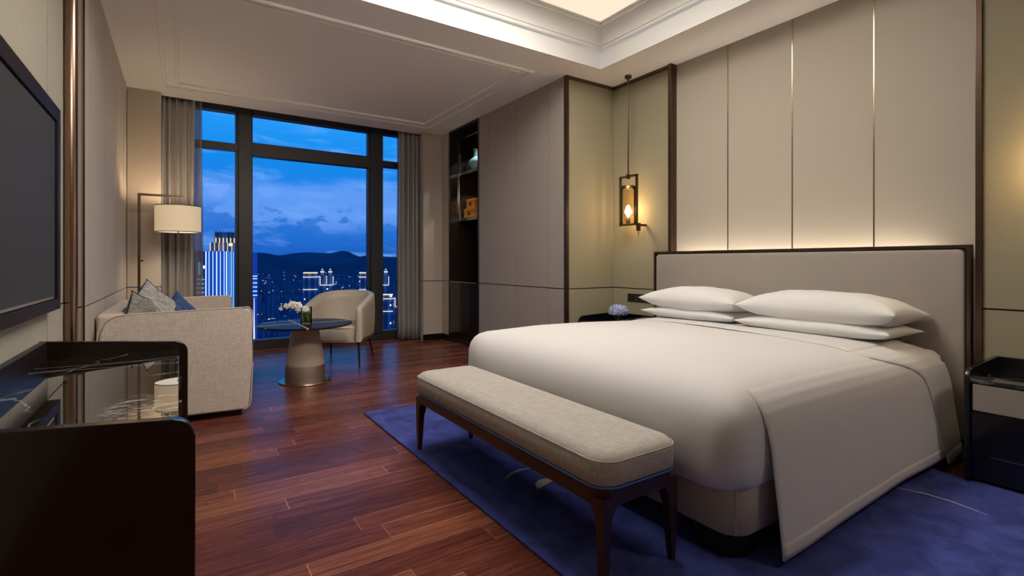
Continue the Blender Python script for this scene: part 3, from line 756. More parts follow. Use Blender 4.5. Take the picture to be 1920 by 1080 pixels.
# ================================================================== FLOOR LAMP
fl = thing('floor_lamp', 'bronze arched floor lamp with lit cream drum shade behind the sofa', 'lamp', (-0.355, 6.5, 0))
lofto('base', -0.14, 0.14, -0.14, 0.14, 0.02, [(0, 0.0), (0, 0.02), (0.004, 0.024)], M_bronze, fl)
box('pole', -0.0125, 0.0125, -0.0125, 0.0125, 0.02, 1.875, M_bronze, fl, 0.002)
box('arm', -0.0125, 0.385, -0.0115, 0.0115, 1.852, 1.875, M_bronze, fl, 0.002)
tubeo('switch_knob', [(0.0, 0, 1.17), (0.035, 0, 1.17)], 0.009, M_bronze, fl, 8)
tubeo('rod', [(0.34, 0, 1.855), (0.34, 0, 1.46)], 0.004, M_brass, fl, 8)
bm = bmesh.new()
lathe(bm, [(0.2095, 1.478), (0.2105, 1.478), (0.2105, 1.757), (0.2095, 1.757), (0.2095, 1.478)], 0.34, 0, 56)
shd = frombm('lamp_shade', bm, M_shade, fl, 40)
for z in (1.478, 1.757):
    bm = bmesh.new(); lathe(bm, [(0.2085, z - 0.004), (0.2125, z - 0.004), (0.2125, z + 0.004), (0.2085, z + 0.004), (0.2085, z - 0.004)], 0.34, 0, 56)
    frombm('shade_rim', bm, M_bronze, fl, 40)
latheo('diffuser', [(0, 1.486), (0.206, 1.486), (0.206, 1.489), (0, 1.489)], emit('lamp_diffuser_glow', (1.0, 0.90, 0.74), 1.15), fl, 0.34, 0, 48)
latheo('finial', [(0, 1.462), (0.010, 1.466), (0.012, 1.474), (0.006, 1.486), (0, 1.486)], M_brass, fl, 0.34, 0, 16)
pl = bpy.data.lights.new('floor_lamp_bulb', 'POINT'); pl.energy = 16; pl.color = (1, 0.78, 0.52); pl.shadow_soft_size = 0.06
po = bpy.data.objects.new('floor_lamp_bulb', pl); C.objects.link(po); po.location = (-0.015, 6.5, 1.70)
pl = bpy.data.lights.new('floor_lamp_glow', 'SPOT'); pl.energy = 16; pl.color = (1, 0.80, 0.56); pl.spot_size = math.radians(150); pl.spot_blend = 0.7; pl.shadow_soft_size = 0.15
po = bpy.data.objects.new('floor_lamp_glow', pl); C.objects.link(po); po.location = (-0.015, 6.5, 1.44)

# ================================================================== CURTAINS
def curtain(name, x0, x1, y, z0, z1, folds, amp, m, label, cat='curtain', th=0.004, seed=1, group=None):
    rnd = random.Random(seed); nU = folds * 10; nV = 14
    ph = [rnd.uniform(-0.5, 0.5) for _ in range(folds + 2)]; am = [rnd.uniform(0.6, 1.15) for _ in range(folds + 2)]
    def fn(u, v_):
        s = u * folds; k = int(min(s, folds - 1e-6)); fr = s - k
        a = am[k] * (1 - fr) + am[k + 1] * fr
        x = x0 + (x1 - x0) * u + 0.008 * math.sin(s * 5.1 + ph[k] * 2) * (0.6 + 0.4 * v_) + 0.006 * math.sin(v_ * 6 + k)
        yy = y + amp * a * math.sin(2 * PI * s + ph[0] + 0.5 * math.sin(v_ * 3 + 1.7 * k)) * (0.75 + 0.25 * math.sin(v_ * 3.1))
        return (x, yy, z1 + (z0 - z1) * v_)
    o = sheet(name, fn, nU, nV, th, m)
    return tag(o, label, cat, group)
curtain('curtain', -0.42, 0.145, 7.10, 0.012, 3.21, 8, 0.060, M_curtain, 'silver-taupe curtain gathered at the left end of the window', seed=2)
curtain('curtain', 2.700, 3.06, 7.10, 0.012, 3.21, 5, 0.060, M_curtain, 'silver-taupe curtain gathered at the right end of the window', seed=5)
curtain('sheer_curtain', -0.05, 0.235, 7.245, 0.015, 3.21, 5, 0.022, M_sheer, 'grey voile sheer peeping out beside the left curtain', 'sheer curtain', 0, 4)
curtain('sheer_curtain', 2.722, 2.95, 7.245, 0.015, 3.21, 4, 0.022, M_sheer, 'grey voile sheer peeping out beside the right curtain', 'sheer curtain', 0, 9)

M_champ = simple('champagne_brushed_metal', (0.60, 0.52, 0.43, 1), 0.42, 1.0, 0.05, 6)
# ================================================================== ROUND TABLE with vase
rt = thing('round_table', 'round marble-topped table on a tapered leather pedestal beside the sofa', 'table', (1.018, 5.175, 0))
latheo('base_plate', [(0, 0), (0.236, 0), (0.240, 0.006), (0.236, 0.014), (0.19, 0.016), (0, 0.016)], M_brass, rt, 0, 0, 64)
latheo('base_collar', [(0.186, 0.016), (0.183, 0.10), (0.176, 0.165), (0.170, 0.17), (0, 0.17)], M_champ, rt, 0, 0, 64)
latheo('pedestal', [(0.177, 0.165), (0.176, 0.19), (0.118, 0.54), (0, 0.54)], M_pedestal, rt, 0, 0, 64)
latheo('underframe', [(0, 0.535), (0.385, 0.535), (0.395, 0.543), (0, 0.543)], M_brass, rt, 0, 0, 64)
latheo('table_top', [(0, 0.543), (0.42, 0.543), (0.432, 0.548), (0.434, 0.555), (0.430, 0.561), (0, 0.561)], M_marble_table, rt, 0, 0, 72)
gv = latheo('glass_vase', [(0, 0), (0.050, 0), (0.052, 0.004), (0.052, 0.165), (0.049, 0.165), (0.049, 0.006), (0, 0.006)], M_glass, None, 0, 0, 36)
gv.location = (1.01, 5.10, 0.562); tag(gv, 'clear cylinder glass vase on the round table', 'vase')
orc = thing('orchid_spray', 'white orchid spray arching from the glass vase on the round table', 'flowers', (1.01, 5.10, 0.57))
bm = bmesh.new()
rnd = random.Random(4)
for k in range(9):   # broad leaves wrapped inside the vase
    a = k * 2 * PI / 9; n0 = 6; row = []
    for i in range(n0 + 1):
        t_ = i / n0; w_ = 0.014 * math.sin(PI * min(1, t_ * 0.8 + 0.15))
        an = a + 0.5 * t_; r_ = 0.026 + 0.014 * math.sin(t_ * 3 + k)
        row.append((bm.verts.new((r_ * math.cos(an - w_ / r_), r_ * math.sin(an - w_ / r_), 0.004 + 0.105 * t_)),
                    bm.verts.new((r_ * math.cos(an + w_ / r_), r_ * math.sin(an + w_ / r_), 0.004 + 0.105 * t_))))
    for p, q in zip(row, row[1:]): bm.faces.new((p[0], p[1], q[1], q[0]))
lv = frombm('leaf_wrap', bm, M_green, orc, True); md = lv.modifiers.new('t', 'SOLIDIFY'); md.thickness = 0.002
D = Vector((-0.80, 0.35, 0)).normalized()
def arch(t_): return Vector((0.0, 0, 0.04)) + Vector((0.02, -0.01, 0)) * (1 - t_) + D * (0.22 * t_ ** 1.15) + Vector((0, 0, 0.16 * math.sin(min(1, t_ * 1.25) * PI / 2) - 0.05 * t_ ** 3))
tubeo('stem', [arch(i / 12) for i in range(13)], 0.0028, M_green, orc, 6)
def bloom(pos, nrm, s, seed):
    r = random.Random(seed); bm = bmesh.new(); nrm = nrm.normalized()
    a = nrm.cross(Vector((0, 0, 1))); a = a.normalized() if a.length > 0.01 else Vector((1, 0, 0)); b = nrm.cross(a)
    for k, (ang, L, w_) in enumerate(((90, 1.0, 0.42), (18, 1.05, 0.62), (162, 1.05, 0.62), (-50, 0.95, 0.42), (-130, 0.95, 0.42))):
        an = math.radians(ang + r.uniform(-8, 8)); d = a * math.cos(an) + b * math.sin(an); e = a * -math.sin(an) + b * math.cos(an)
        rows = []
        for i in range(6):
            t_ = i / 5; ww = s * w_ * math.sin(PI * (0.12 + 0.83 * t_)) ; c = pos + d * (s * L * t_) + nrm * (s * 0.18 * math.sin(t_ * 2.6))
            rows.append([bm.verts.new(c + e * ww * q + nrm * (-0.10 * s * abs(q) ** 2)) for q in (-1, -0.5, 0, 0.5, 1)])
        for p, q in zip(rows, rows[1:]):
            for i in range(4): bm.faces.new((p[i], p[i + 1], q[i + 1], q[i]))
    bmesh.ops.create_icosphere(bm, subdivisions=1, radius=s * 0.16, matrix=Matrix.Translation(pos + nrm * s * 0.2))
    o = frombm('bloom', bm, M_petal, orc, True); md = o.modifiers.new('t', 'SOLIDIFY'); md.thickness = 0.0012
for k, (t_, s) in enumerate(((0.30, 0.040), (0.40, 0.036), (0.5, 0.040), (0.60, 0.036), (0.70, 0.036), (0.80, 0.032), (0.90, 0.028), (1.0, 0.022), (0.22, 0.036), (0.45, 0.032))):
    side = (-1) ** k
    bloom(arch(t_) + Vector((0.012 * side, -0.012, 0.008 * side + (0.02 if k > 7 else 0))), Vector((-0.35 + 0.5 * side * 0.5, -0.8, 0.1 + 0.2 * side)), s, k)

# ================================================================== ARMCHAIR
ch = thing('armchair', 'cream leather tub armchair with quilted outside and dark splayed legs', 'armchair', (1.66, 5.50, 0), math.atan2(0.83, 0.558) - PI / 2)
# local frame: +y from front to back, +x to the right side seen from the front-right; front-right corner at origin; chair occupies x in [-W,0]
CWD, CDP = 0.64, 0.70
def shell_path(off, n=40):
    """U path from the right front round the back to the left front, inset by off"""
    P = []; R_ = 0.29
    x1, x0, yb = -off, -CWD + off, CDP - off; r = R_ - off
    ys = 0.0
    for k in range(8): P.append((x1 - 0.0, ys + (yb - r - ys) * k / 8))
    for k in range(9): a = k / 8 * PI / 2; P.append((x1 - r + r * math.cos(a), yb - r + r * math.sin(a)))
    for k in range(1, 4): P.append((x1 - r + (x0 + r - x1 + r) * k / 4, yb))
    for k in range(9): a = PI / 2 + k / 8 * PI / 2; P.append((x0 + r + r * math.cos(a), yb - r + r * math.sin(a)))
    for k in range(1, 9): P.append((x0, yb - r + (ys - yb + r) * k / 8))
    return P
def top_h(i, n):
    t_ = abs(i / (n - 1) * 2 - 1)      # 1 at the fronts, 0 mid back
    return 0.788 - 0.01 * t_ - 0.135 * max(0, (t_ - 0.22) / 0.78) ** 1.6
outer = shell_path(0.0); inner = shell_path(0.06); nP = len(outer)
ZB = 0.285
def shell_part(name, path, m, uvs=False, zlo=ZB, out=0.0, parent=ch, dz=0.0):
    V, F, UV = [], [], []; L = 0; rows = 8
    for i, (x, y) in enumerate(path):
        if i: L += math.dist(path[i - 1], path[i])
        zt = top_h(i, nP) + dz
        for j in range(rows + 1):
            t_ = j / rows; z = zlo + (zt - zlo) * t_
            k = 0.022 * math.sin(t_ * PI) + 0.018 * t_      # slight swell outward / outward lean
            cx_, cy_ = -CWD / 2, CDP * 0.45
            dx, dy = x - cx_, y - cy_; q = math.hypot(dx, dy); kk = k * 0.6
            if i in (0, nP - 1) : kk = k * 0.35
            V.append((x + dx / q * kk, y + dy / q * kk * (0.3 if i < 6 or i > nP - 7 else 1), z)); UV.append((L, z))
    for i in range(nP - 1):
        for j in range(rows): a = i * (rows + 1) + j; F.append((a, a + rows + 1, a + rows + 2, a + 1))
    o = pydata(name, V, F, m, parent, True, recalc=False)
    if uvs:
        u = o.data.uv_layers.new(name='uv')
        for lp_ in o.data.loops: u.data[lp_.index].uv = UV[lp_.vertex_index]
    return o, V
oo, Vo = shell_part('quilted_outside', outer, M_quilt, True); oo['label'] = 'diamond quilted outside of the shell'
md = oo.modifiers.new('t', 'SOLIDIFY'); md.thickness = 0.012; md.offset = -1 if False else 0
io, Vi = shell_part('inner_back', inner, M_leather)
md = io.modifiers.new('t', 'SOLIDIFY'); md.thickness = 0.01; md.offset = 0
# rolled edge: rounded strip joining outside and inside along the top and down both fronts
def rim_path():
    P = [];
    for k in range(9): P.append((0, k / 9.0))
    return P
bm = bmesh.new(); rings = []
R8 = 9
pts = [(0, ZB + (top_h(0, nP) - ZB) * k / 8, 'f') for k in range(8)] + [(i, top_h(i, nP), 't') for i in range(nP)] + [(nP - 1, ZB + (top_h(nP - 1, nP) - ZB) * (8 - k) / 8, 'f') for k in range(1, 9)]
for idx_, z, kd in pts:
    rows = 8; zlo = ZB
    t_ = (z - ZB) / (top_h(idx_, nP) - ZB); j = t_ * rows; j0 = int(min(rows - 1, math.floor(j))); fj = j - j0
    A = Vector(Vo[idx_ * 9 + j0]).lerp(Vector(Vo[idx_ * 9 + j0 + 1]), fj); B = Vector(Vi[idx_ * 9 + j0]).lerp(Vector(Vi[idx_ * 9 + j0 + 1]), fj)
    mid = (A + B) / 2; hd = (A - B) / 2; hd = hd.normalized() * (hd.length + 0.006)
    if kd == 't':
        edge = 0 if idx_ > 0 and idx_ < nP - 1 else 0.7
        nv = Vector((0, -edge, 1)).normalized()
    else: nv = Vector((0, -1, 0.0))
    rings.append([bm.verts.new(mid + hd * math.cos(PI * k / R8) + nv * 0.030 * math.sin(PI * k / R8)) for k in range(R8 + 1)])
for a, b in zip(rings, rings[1:]):
    for k in range(R8): bm.faces.new((a[k], a[k + 1], b[k + 1], b[k]))
frombm('rolled_edge', bm, M_leather, ch, True)
# seat
lofto('seat', -CWD + 0.055, -0.055, -0.01, CDP - 0.06, 0.12, [(0.006, ZB), (0.0, ZB + 0.01), (-0.002, 0.40), (0.006, 0.435), (0.03, 0.452), (0.10, 0.462)], M_leather, ch)
tubeo('piping', [(-0.057, -0.012, 0.43), (-CWD / 2, -0.016, 0.432), (-CWD + 0.057, -0.012, 0.43)], 0.004, M_leather, ch, 6)
def plate():
    bm = bmesh.new(); P = [(x, y) for x, y in shell_path(0.02)]; prism(bm, P, ZB - 0.012, ZB, 'z'); return frombm('bottom_plate', bm, M_leather, ch)
plate()
for (x, y, dx, dy) in ((-0.045, 0.05, 0.02, -0.035), (-CWD + 0.045, 0.05, -0.02, -0.035), (-0.09, CDP - 0.13, 0.03, 0.10), (-CWD + 0.09, CDP - 0.13, -0.03, 0.10)):
    tubeo('leg', [(x, y, ZB), (x + dx, y + dy, 0.0)], [0.016, 0.008], M_bronze, ch, 12)

# ================================================================== RUG
rug = thing('rug', 'deep blue wool rug under the bench and bed', 'rug', (0, 0, 0))
boxes('pile', [(1.165, 3.47, -0.9, 3.80, 0.001, 0.012)], M_rug, rug, 0.003)
def leafshape(name, pts, wid, z=0.0122):
    bm = bmesh.new(); P = [Vector(p) for p in pts]; Lf, Rt = [], []
    n = len(P)
    for i, p in enumerate(P):
        t_ = (P[min(i + 1, n - 1)] - P[max(i - 1, 0)]).normalized(); nn = Vector((-t_.y, t_.x)); w_ = wid * math.sin(PI * (i + 0.15) / (n - 0.7))
        Lf.append((p + nn * w_)[:]); Rt.append((p - nn * w_)[:])
    prism(bm, Lf + Rt[::-1], 0.011, z + 0.001, 'z')
    o = frombm(name, bm, M_motif, rug); return o
leafshape('leaf_motif', [(1.425, 2.215), (1.455, 2.235), (1.50, 2.26), (1.56, 2.27), (1.62, 2.26)], 0.012)
leafshape('leaf_motif', [(1.50, 2.03), (1.53, 2.06), (1.57, 2.08), (1.62, 2.08), (1.70, 2.05)], 0.03)
leafshape('leaf_motif', [(3.0, 1.12), (3.03, 1.02), (3.06, 0.93), (3.065, 0.84), (3.05, 0.76), (3.035, 0.70)], 0.006)

# ================================================================== BED
bed = thing('bed', 'king-size bed base and mattress with rounded beige base on black plinths', 'bed', (0, 0, 0))
BY0, BY1 = 1.06, 3.14
lofto('bed_base', 1.70, 3.892, BY0 + 0.01, BY1 - 0.01, 0.10, [(0.012, 0.122), (0.0, 0.135), (0.0, 0.30), (0.012, 0.325), (0.06, 0.33)], M_skirt, bed)
tubeo('seam', [(1.7295, BY0 + 0.0395, 0.13), (1.728, BY0 + 0.038, 0.30)], 0.003, M_skirt, bed, 6)
for (x0, x1, y0, y1) in ((1.735, 1.98, BY0 + 0.05, BY0 + 0.28), (1.735, 1.98, BY1 - 0.28, BY1 - 0.05), (3.55, 3.85, BY0 + 0.05, BY0 + 0.28), (3.55, 3.85, BY1 - 0.28, BY1 - 0.05)):
    lofto('plinth', x0, x1, y0, y1, 0.09, [(0.012, 0.0125), (0.004, 0.05), (0.0, 0.121)], M_plinth, bed)
lofto('mattress', 1.71, 3.892, BY0 + 0.02, BY1 - 0.02, 0.10, [(0.01, 0.33), (0.0, 0.35), (0.0, 0.55), (0.012, 0.59), (0.04, 0.615), (0.10, 0.625)], M_cotton, bed, div=0)

hb = thing('headboard', 'wide taupe upholstered headboard in a thin dark bronze frame', 'headboard', (3.90, 2.165, 0))
HBW = 1.19
boxes('frame', [(0.0, 0.055, -HBW, HBW, 1.238, 1.258), (0.0, 0.055, -HBW, -HBW + 0.02, 0.0, 1.24), (0.0, 0.055, HBW - 0.02, HBW, 0.0, 1.24), (0.03, 0.055, -HBW, HBW, 0.02, 1.24)], M_bronze, hb, 0.002)
bm = bmesh.new()
P0 = rrect(-HBW + 0.026, HBW - 0.026, 0.08, 1.232, 0.035, 6)
rings = []
for ins, dx in ((0.0, 0.04), (0.0, 0.012), (0.004, 0.004), (0.012, 0.0), (0.03, -0.004)):
    P = rrect(-HBW + 0.026 + ins, HBW - 0.026 - ins, 0.08 + ins, 1.232 - ins, 0.035 - ins * 0.8, 6)
    rings.append([bm.verts.new((dx, a, b)) for a, b in P])
for a, b in zip(rings, rings[1:]):
    for k in range(len(a)): bm.faces.new((a[k], a[(k + 1) % len(a)], b[(k + 1) % len(a)], b[k]))
bm.faces.new(rings[-1]); bm.faces.new(rings[0])
frombm('upholstered_panel', bm, M_hbpad, hb, 50)
led = box('light_strip', 0.062, 0.082, -0.99, 0.99, 1.130, 1.138, emit('warm_led_strip', (1.0, 0.91, 0.77), 62.0), hb)

# duvet ----------------------------------------------------------------
DX0, DX1, DY0, DY1 = 1.655, 3.755, BY0 - 0.005, BY1 + 0.005
SEC = [(0.0, 0.45), (0.004, 0.52), (0.016, 0.567), (0.036, 0.605), (0.065, 0.636), (0.105, 0.660), (0.16, 0.677), (0.24, 0.689), (0.36, 0.697), (0.52, 0.702), (0.75, 0.706), (0.98, 0.708), (1.04, 0.708)]
def sec_z(d):
    return lerp_tab(SEC, d)
def lerp_tab(tab, x):
    if x <= tab[0][0]: return tab[0][1]
    for (a, b), (c, d) in zip(tab, tab[1:]):
        if x <= c: return b + (d - b) * (x - a) / (c - a)
    return tab[-1][1]
def crown_z(x, y, z):
    if z < 0.5: return 0
    wz = min(1, (z - 0.5) / 0.18)
    q = max(0, 1 - ((y - 2.1) / 1.06) ** 2) * max(0, min(1, (x - DX0) / 0.5))
    return wz * (q * (0.030 * math.exp(-((x - 2.15) / 0.42) ** 2) - 0.010 * max(0, min(1, (x - 2.7) / 0.4)) + 0.003 * math.sin(5 * x + 2 * y)) - 0.015 * max(0, min(1, (x - 2.6) / 0.6)))
duv = thing('duvet', 'smooth white duvet spread over the bed, draping to the rug', 'duvet', (0, 0, 0))
bm = bmesh.new(); rings = []
for ins, z, r in [(0.05, 0.285, 0.14), (0.022, 0.292, 0.14), (0.008, 0.315, 0.13), (0.0, 0.37, 0.12)] + [(i, z, 0.11 - 0.03 * min(1, (z - .45) / .2)) for i, z in SEC[:-1]] + [(1.035, 0.708, 0.004)]:
    P = rrect(DX0 + ins, DX1 - ins, DY0 + ins, DY1 - ins, max(0.003, r * (1 - ins / 1.05)), 10); Q = []
    for i, p in enumerate(P):
        q = P[(i + 1) % len(P)]; Q.append(p)
        if i % 11 == 10:
            for t in range(1, 14): Q.append((p[0] + (q[0] - p[0]) * t / 14, p[1] + (q[1] - p[1]) * t / 14))
    rings.append([bm.verts.new((a_, b_, z + crown_z(a_, b_, z))) for a_, b_ in Q])
for a_, b_ in zip(rings, rings[1:]):
    for k in range(len(a_)): bm.faces.new((a_[k], a_[(k + 1) % len(a_)], b_[(k + 1) % len(a_)], b_[k]))
bm.faces.new(rings[-1])
for v_ in bm.verts:      # the far foot corner is pulled out to a soft point
    d_ = math.hypot(v_.co.x - DX0, v_.co.y - DY1)
    if d_ < 0.24 and v_.co.z > 0.3:
        k_ = (1 - d_ / 0.24) * min(1, (v_.co.z - 0.3) / 0.2)
        v_.co.y -= 0.020 * k_; v_.co.x += 0.006 * k_; v_.co.z += 0.040 * k_ * (v_.co.z > 0.5)
frombm('duvet_body', bm, M_cotton, duv, True)
# the sides hang from the rounded top edge: (inset from the bed side, height, offset outwards)
DPROF = [(0.20, 0.683, -0.008), (0.16, 0.677, -0.006), (0.105, 0.660, -0.004), (0.065, 0.636, -0.001), (0.036, 0.605, 0.002), (0.016, 0.567, 0.006), (0.004, 0.52, 0.011), (0.0, 0.45, 0.020), (0.0, 0.37, 0.029), (0.0, 0.29, 0.038), (0.0, 0.21, 0.047), (0.0, 0.13, 0.055), (0.0, 0.072, 0.060)]
def drape_pt(v_, side, prof=DPROF, extra=0.0):
    n = len(prof) - 1; s = v_ * n; k = min(n - 1, int(s)); f = s - k
    i_ = prof[k][0] * (1 - f) + prof[k + 1][0] * f; z = prof[k][1] * (1 - f) + prof[k + 1][1] * f; o_ = prof[k][2] * (1 - f) + prof[k + 1][2] * f + extra
    # outward normal turns from up to sideways along the rounded edge
    a_ = min(1, v_ * n / 6.0) * PI / 2
    yy = i_ - o_ * math.sin(a_); zz = z + o_ * math.cos(a_)
    return (DY0 + yy if side < 0 else DY1 - yy), zz
def drape(side, x0, x1, out=0.0):
    def fn(u, v_, extra=0.0):
        y, z = drape_pt(v_, side, extra=extra + out)
        a_ = x0 + 0.02 * max(0, v_ - 0.45); x = a_ + (x1 - a_) * u
        sg = 1 if side < 0 else -1
        y += sg * -1 * (0.005 * math.sin(x * 4.2 + 5.0) + 0.002 * math.sin(x * 10)) * max(0, v_ - 0.5) * 2
        if z < 0.6: z -= 0.030 * (1 - u) ** 3 * max(0, v_ - 0.6) / 0.4
        z += crown_z(x, max(DY0, min(DY1, y)), z)
        return (x, y, z)
    sheet('side_drape', fn, 60, 48, 0.005, M_cotton, duv)
    sheet('hem_band', lambda u, v_: fn(u, 0.925 + 0.075 * v_, 0.0035), 60, 3, 0.0025, M_hem, duv)
drape(-1, 1.855, 3.56); drape(1, 1.855, 3.56)
# turned-back sheet: a band over the top near the pillows that falls down the near side
TB = []
for y in (3.10, 3.0, 2.8, 2.5, 2.1, 1.7, 1.4, 1.3): TB.append((y, None))
for i_, z, o_ in DPROF: TB.append((i_, z, o_))
NT = len(TB) - 1
FRONT = [(0, 3.24), (3, 3.22), (4, 3.18), (5, 3.12), (6, 3.06), (7, 3.03), (8, 3.00), (10, 3.02), (11, 3.10), (12, 3.22), (13, 3.32), (14, 3.39), (15, 3.43), (20, 3.575)]
def tb(u, v_, extra=0.0):
    s = v_ * NT
    xa = lerp_tab(FRONT, s); xb = 3.745 + 0.03 * max(0, (s - 12) / 8)
    x = xa + (xb - xa) * u
    lift = 0.003 + 0.005 * min(1, u / 0.12)
    if s <= 8:
        k = min(6, int(s)); f = s - k
        y = TB[k][0] * (1 - f) + TB[k + 1][0] * f if s < 7 else TB[7][0] + (DY0 + 0.20 - TB[7][0]) * (s - 7)
        z = sec_z(min(y - DY0, DY1 - y)) + crown_z(x, y, 0.7) + lift
    else:
        y, z = drape_pt((s - 8) / 12.0, -1, extra=0.0045 + 0.004 * min(1, u / 0.1) + extra)
        z += crown_z(x, max(DY0, y), z)
        y -= (0.005 * math.sin(x * 4.2 + 5.0) + 0.002 * math.sin(x * 10)) * max(0, (s - 8) / 12 - 0.5) * 2
        z -= (0.045 - 0.03 * u) * max(0, (s - 15) / 5)
    z -= 0.018 * max(0, (u - 0.8) / 0.2) ** 2 * (1 if s < 13 else 0)
    return (x, y, z)
ts = thing('turned_back_sheet', 'white turned-back top sheet below the pillows, one corner hanging down the bed side', 'sheet', (0, 0, 0))
sheet('sheet_cloth', tb, 24, 120, 0.004, M_cotton, ts)
sheet('hem_band', lambda u, v_: tb(u, 0.957 + 0.043 * v_, 0.003), 16, 3, 0.0025, M_hem, ts)

# pillows ----------------------------------------------------------------
def pillow(label, x, y, z, L, Wd, T, seed, tilt=0.0, rz=0.0):
    o = cushion_mesh('pillow', L, Wd, T, M_pillow, 22, 0.004, seed, 0.13, None, 2.6)
    o.rotation_euler = (PI / 2 + tilt, 0, PI / 2 + rz)
    o.location = (x, y, z)
    return tag(o, label, 'pillow', 'white bed pillows')
pillow('lower white pillow of the stack nearest the viewer', 3.60, 1.66, 0.728, 0.96, 0.54, 0.15, 1, 0.03)
pillow('upper white pillow of the stack nearest the viewer', 3.60, 1.640, 0.838, 0.98, 0.55, 0.245, 2, 0.05)
pillow('lower white pillow of the stack nearest the pendant lamp', 3.62, 2.60, 0.730, 0.88, 0.52, 0.14, 3, 0.03)
pillow('upper white pillow of the stack nearest the pendant lamp', 3.61, 2.595, 0.836, 0.91, 0.54, 0.225, 4, 0.05)

# ================================================================== BENCH
bn = thing('bench', 'long linen upholstered bench with blue piping and dark wooden legs at the bed foot', 'bench', (0, 0, 0))
QX0, QX1, QY0, QY1 = 1.19, 1.605, 1.24, 2.895
lofto('cushion', QX0, QX1, QY0, QY1, 0.085, [(0.01, 0.372), (0.0, 0.382), (-0.002, 0.42), (0.0, 0.448), (0.008, 0.466), (0.022, 0.480), (0.045, 0.488), (0.10, 0.492)], M_bench, bn, div=6)
bm = bmesh.new()
P = rrect(QX0 + 0.002, QX1 - 0.002, QY0 + 0.002, QY1 - 0.002, 0.085, 8); P.append(P[0])
tube(bm, [(a, b, 0.371) for a, b in P], 0.0042, 8, False); frombm('blue_piping', bm, M_bluepipe, bn, 60)['label'] = 'bright blue piping'
bm = bmesh.new()
P = rrect(QX0 - 0.001, QX1 + 0.001, QY0 - 0.001, QY1 + 0.001, 0.085, 8); P.append(P[0])
tube(bm, [(a + (0.003 if a < 1.4 else -0.003), b, 0.462) for a, b in P], 0.0024, 6, False); frombm('seam', bm, M_bench, bn, 60)
bm = bmesh.new()
loft(bm, QX0 + 0.012, QX1 - 0.012, QY0 + 0.012, QY1 - 0.012, 0.07, [(0, 0.305), (0, 0.367)], 8)
frombm('apron', bm, M_wood, bn, 40)
def bench_leg(cx, cy, sx_, sy_):
    bm = bmesh.new(); rings = []
    for z, w_, o_ in ((0.0125, 0.024, 0.004), (0.10, 0.030, 0.002), (0.22, 0.040, 0.0), (0.27, 0.050, 0.0), (0.30, 0.066, 0.0), (0.335, 0.085, 0)):
        x1 = cx - sx_ * o_; y1 = cy - sy_ * o_
        x2 = x1 - sx_ * w_; y2 = y1 - sy_ * w_
        rings.append([bm.verts.new(c) for c in ((x1, y1, z), (x2, y1, z), (x2, y2, z), (x1, y2, z))])
    for a, b in zip(rings, rings[1:]):
        for k in range(4): bm.faces.new((a[k], a[(k + 1) % 4], b[(k + 1) % 4], b[k]))
    bm.faces.new(rings[0]); bm.faces.new(rings[-1])
    vert = [e for e in bm.edges if abs(e.verts[0].co.z - e.verts[1].co.z) > 0.01]
    bmesh.ops.bevel(bm, geom=vert, offset=0.006, segments=2, profile=0.5, affect='EDGES')
    return frombm('leg', bm, M_wood, bn, 40)
for sx_, cx in ((-1, QX0 + 0.014), (1, QX1 - 0.014)):
    for sy_, cy in ((-1, QY0 + 0.014), (1, QY1 - 0.014)):
        bench_leg(cx, cy, sx_, sy_)

# ================================================================== BEDSIDE TABLES
def bedside(label, y0, y1, x0, xback, top):
    t = thing('bedside_table', label, 'bedside table', ((x0 + xback) / 2, (y0 + y1) / 2, 0), 0)
    ox, oy = (x0 + xback) / 2, (y0 + y1) / 2
    X0, X1, Y0, Y1 = x0 - ox, xback - ox, y0 - oy, y1 - oy
    for a in (Y0, Y1 - 0.022):
        r = 0.06; P = [(X1, 0.012), (X0, 0.012)]
        for k in range(7): an = PI - k / 6 * PI / 2; P.append((X0 + r + r * math.cos(an), top - r + r * math.sin(an)))
        P.append((X1, top + 0.014))
        bm = bmesh.new(); prism(bm, P, a, a + 0.022, 'y')
        es = [e for e in bm.edges if abs(e.verts[0].co.y - e.verts[1].co.y) < 1e-6]
        bmesh.ops.bevel(bm, geom=es, offset=0.004, segments=2, profile=0.5, affect='EDGES')
        frombm('side_panel', bm, M_black, t, 40)
    box('back_rim', X1 - 0.022, X1, Y0 + 0.02, Y1 - 0.02, 0.4, top + 0.014, M_black, t, 0.003)
    box('marble_top', X0 + 0.006, X1 - 0.02, Y0 + 0.021, Y1 - 0.021, top - 0.072, top - 0.052, M_marble_ns, t, 0.002)
    box('carcass', X0 + 0.025, X1 - 0.01, Y0 + 0.021, Y1 - 0.021, 0.03, top - 0.073, M_black, t)
    d = box('drawer', X0 + 0.008, X0 + 0.026, Y0 + 0.03, Y1 - 0.03, top - 0.215, top - 0.078, M_drawer, t, 0.004)
    d['label'] = 'grey leather drawer front'
    lo = box('lower_drawer', X0 + 0.014, X0 + 0.026, Y0 + 0.024, Y1 - 0.024, 0.16, top - 0.225, M_black, t, 0.002)
    box('brass_pull', X0 + 0.008, X0 + 0.014, Y0 + 0.03, Y1 - 0.10, 0.158, 0.163, M_brass, lo)
    return t
bedside('black bedside table with marble top and grey drawer, right of the bed', 0.33, 0.880, 3.42, 3.925, 0.600)
bedside('black bedside table in the niche under the pendant lamp', 3.40, 3.955, 3.44, 3.955, 0.600)
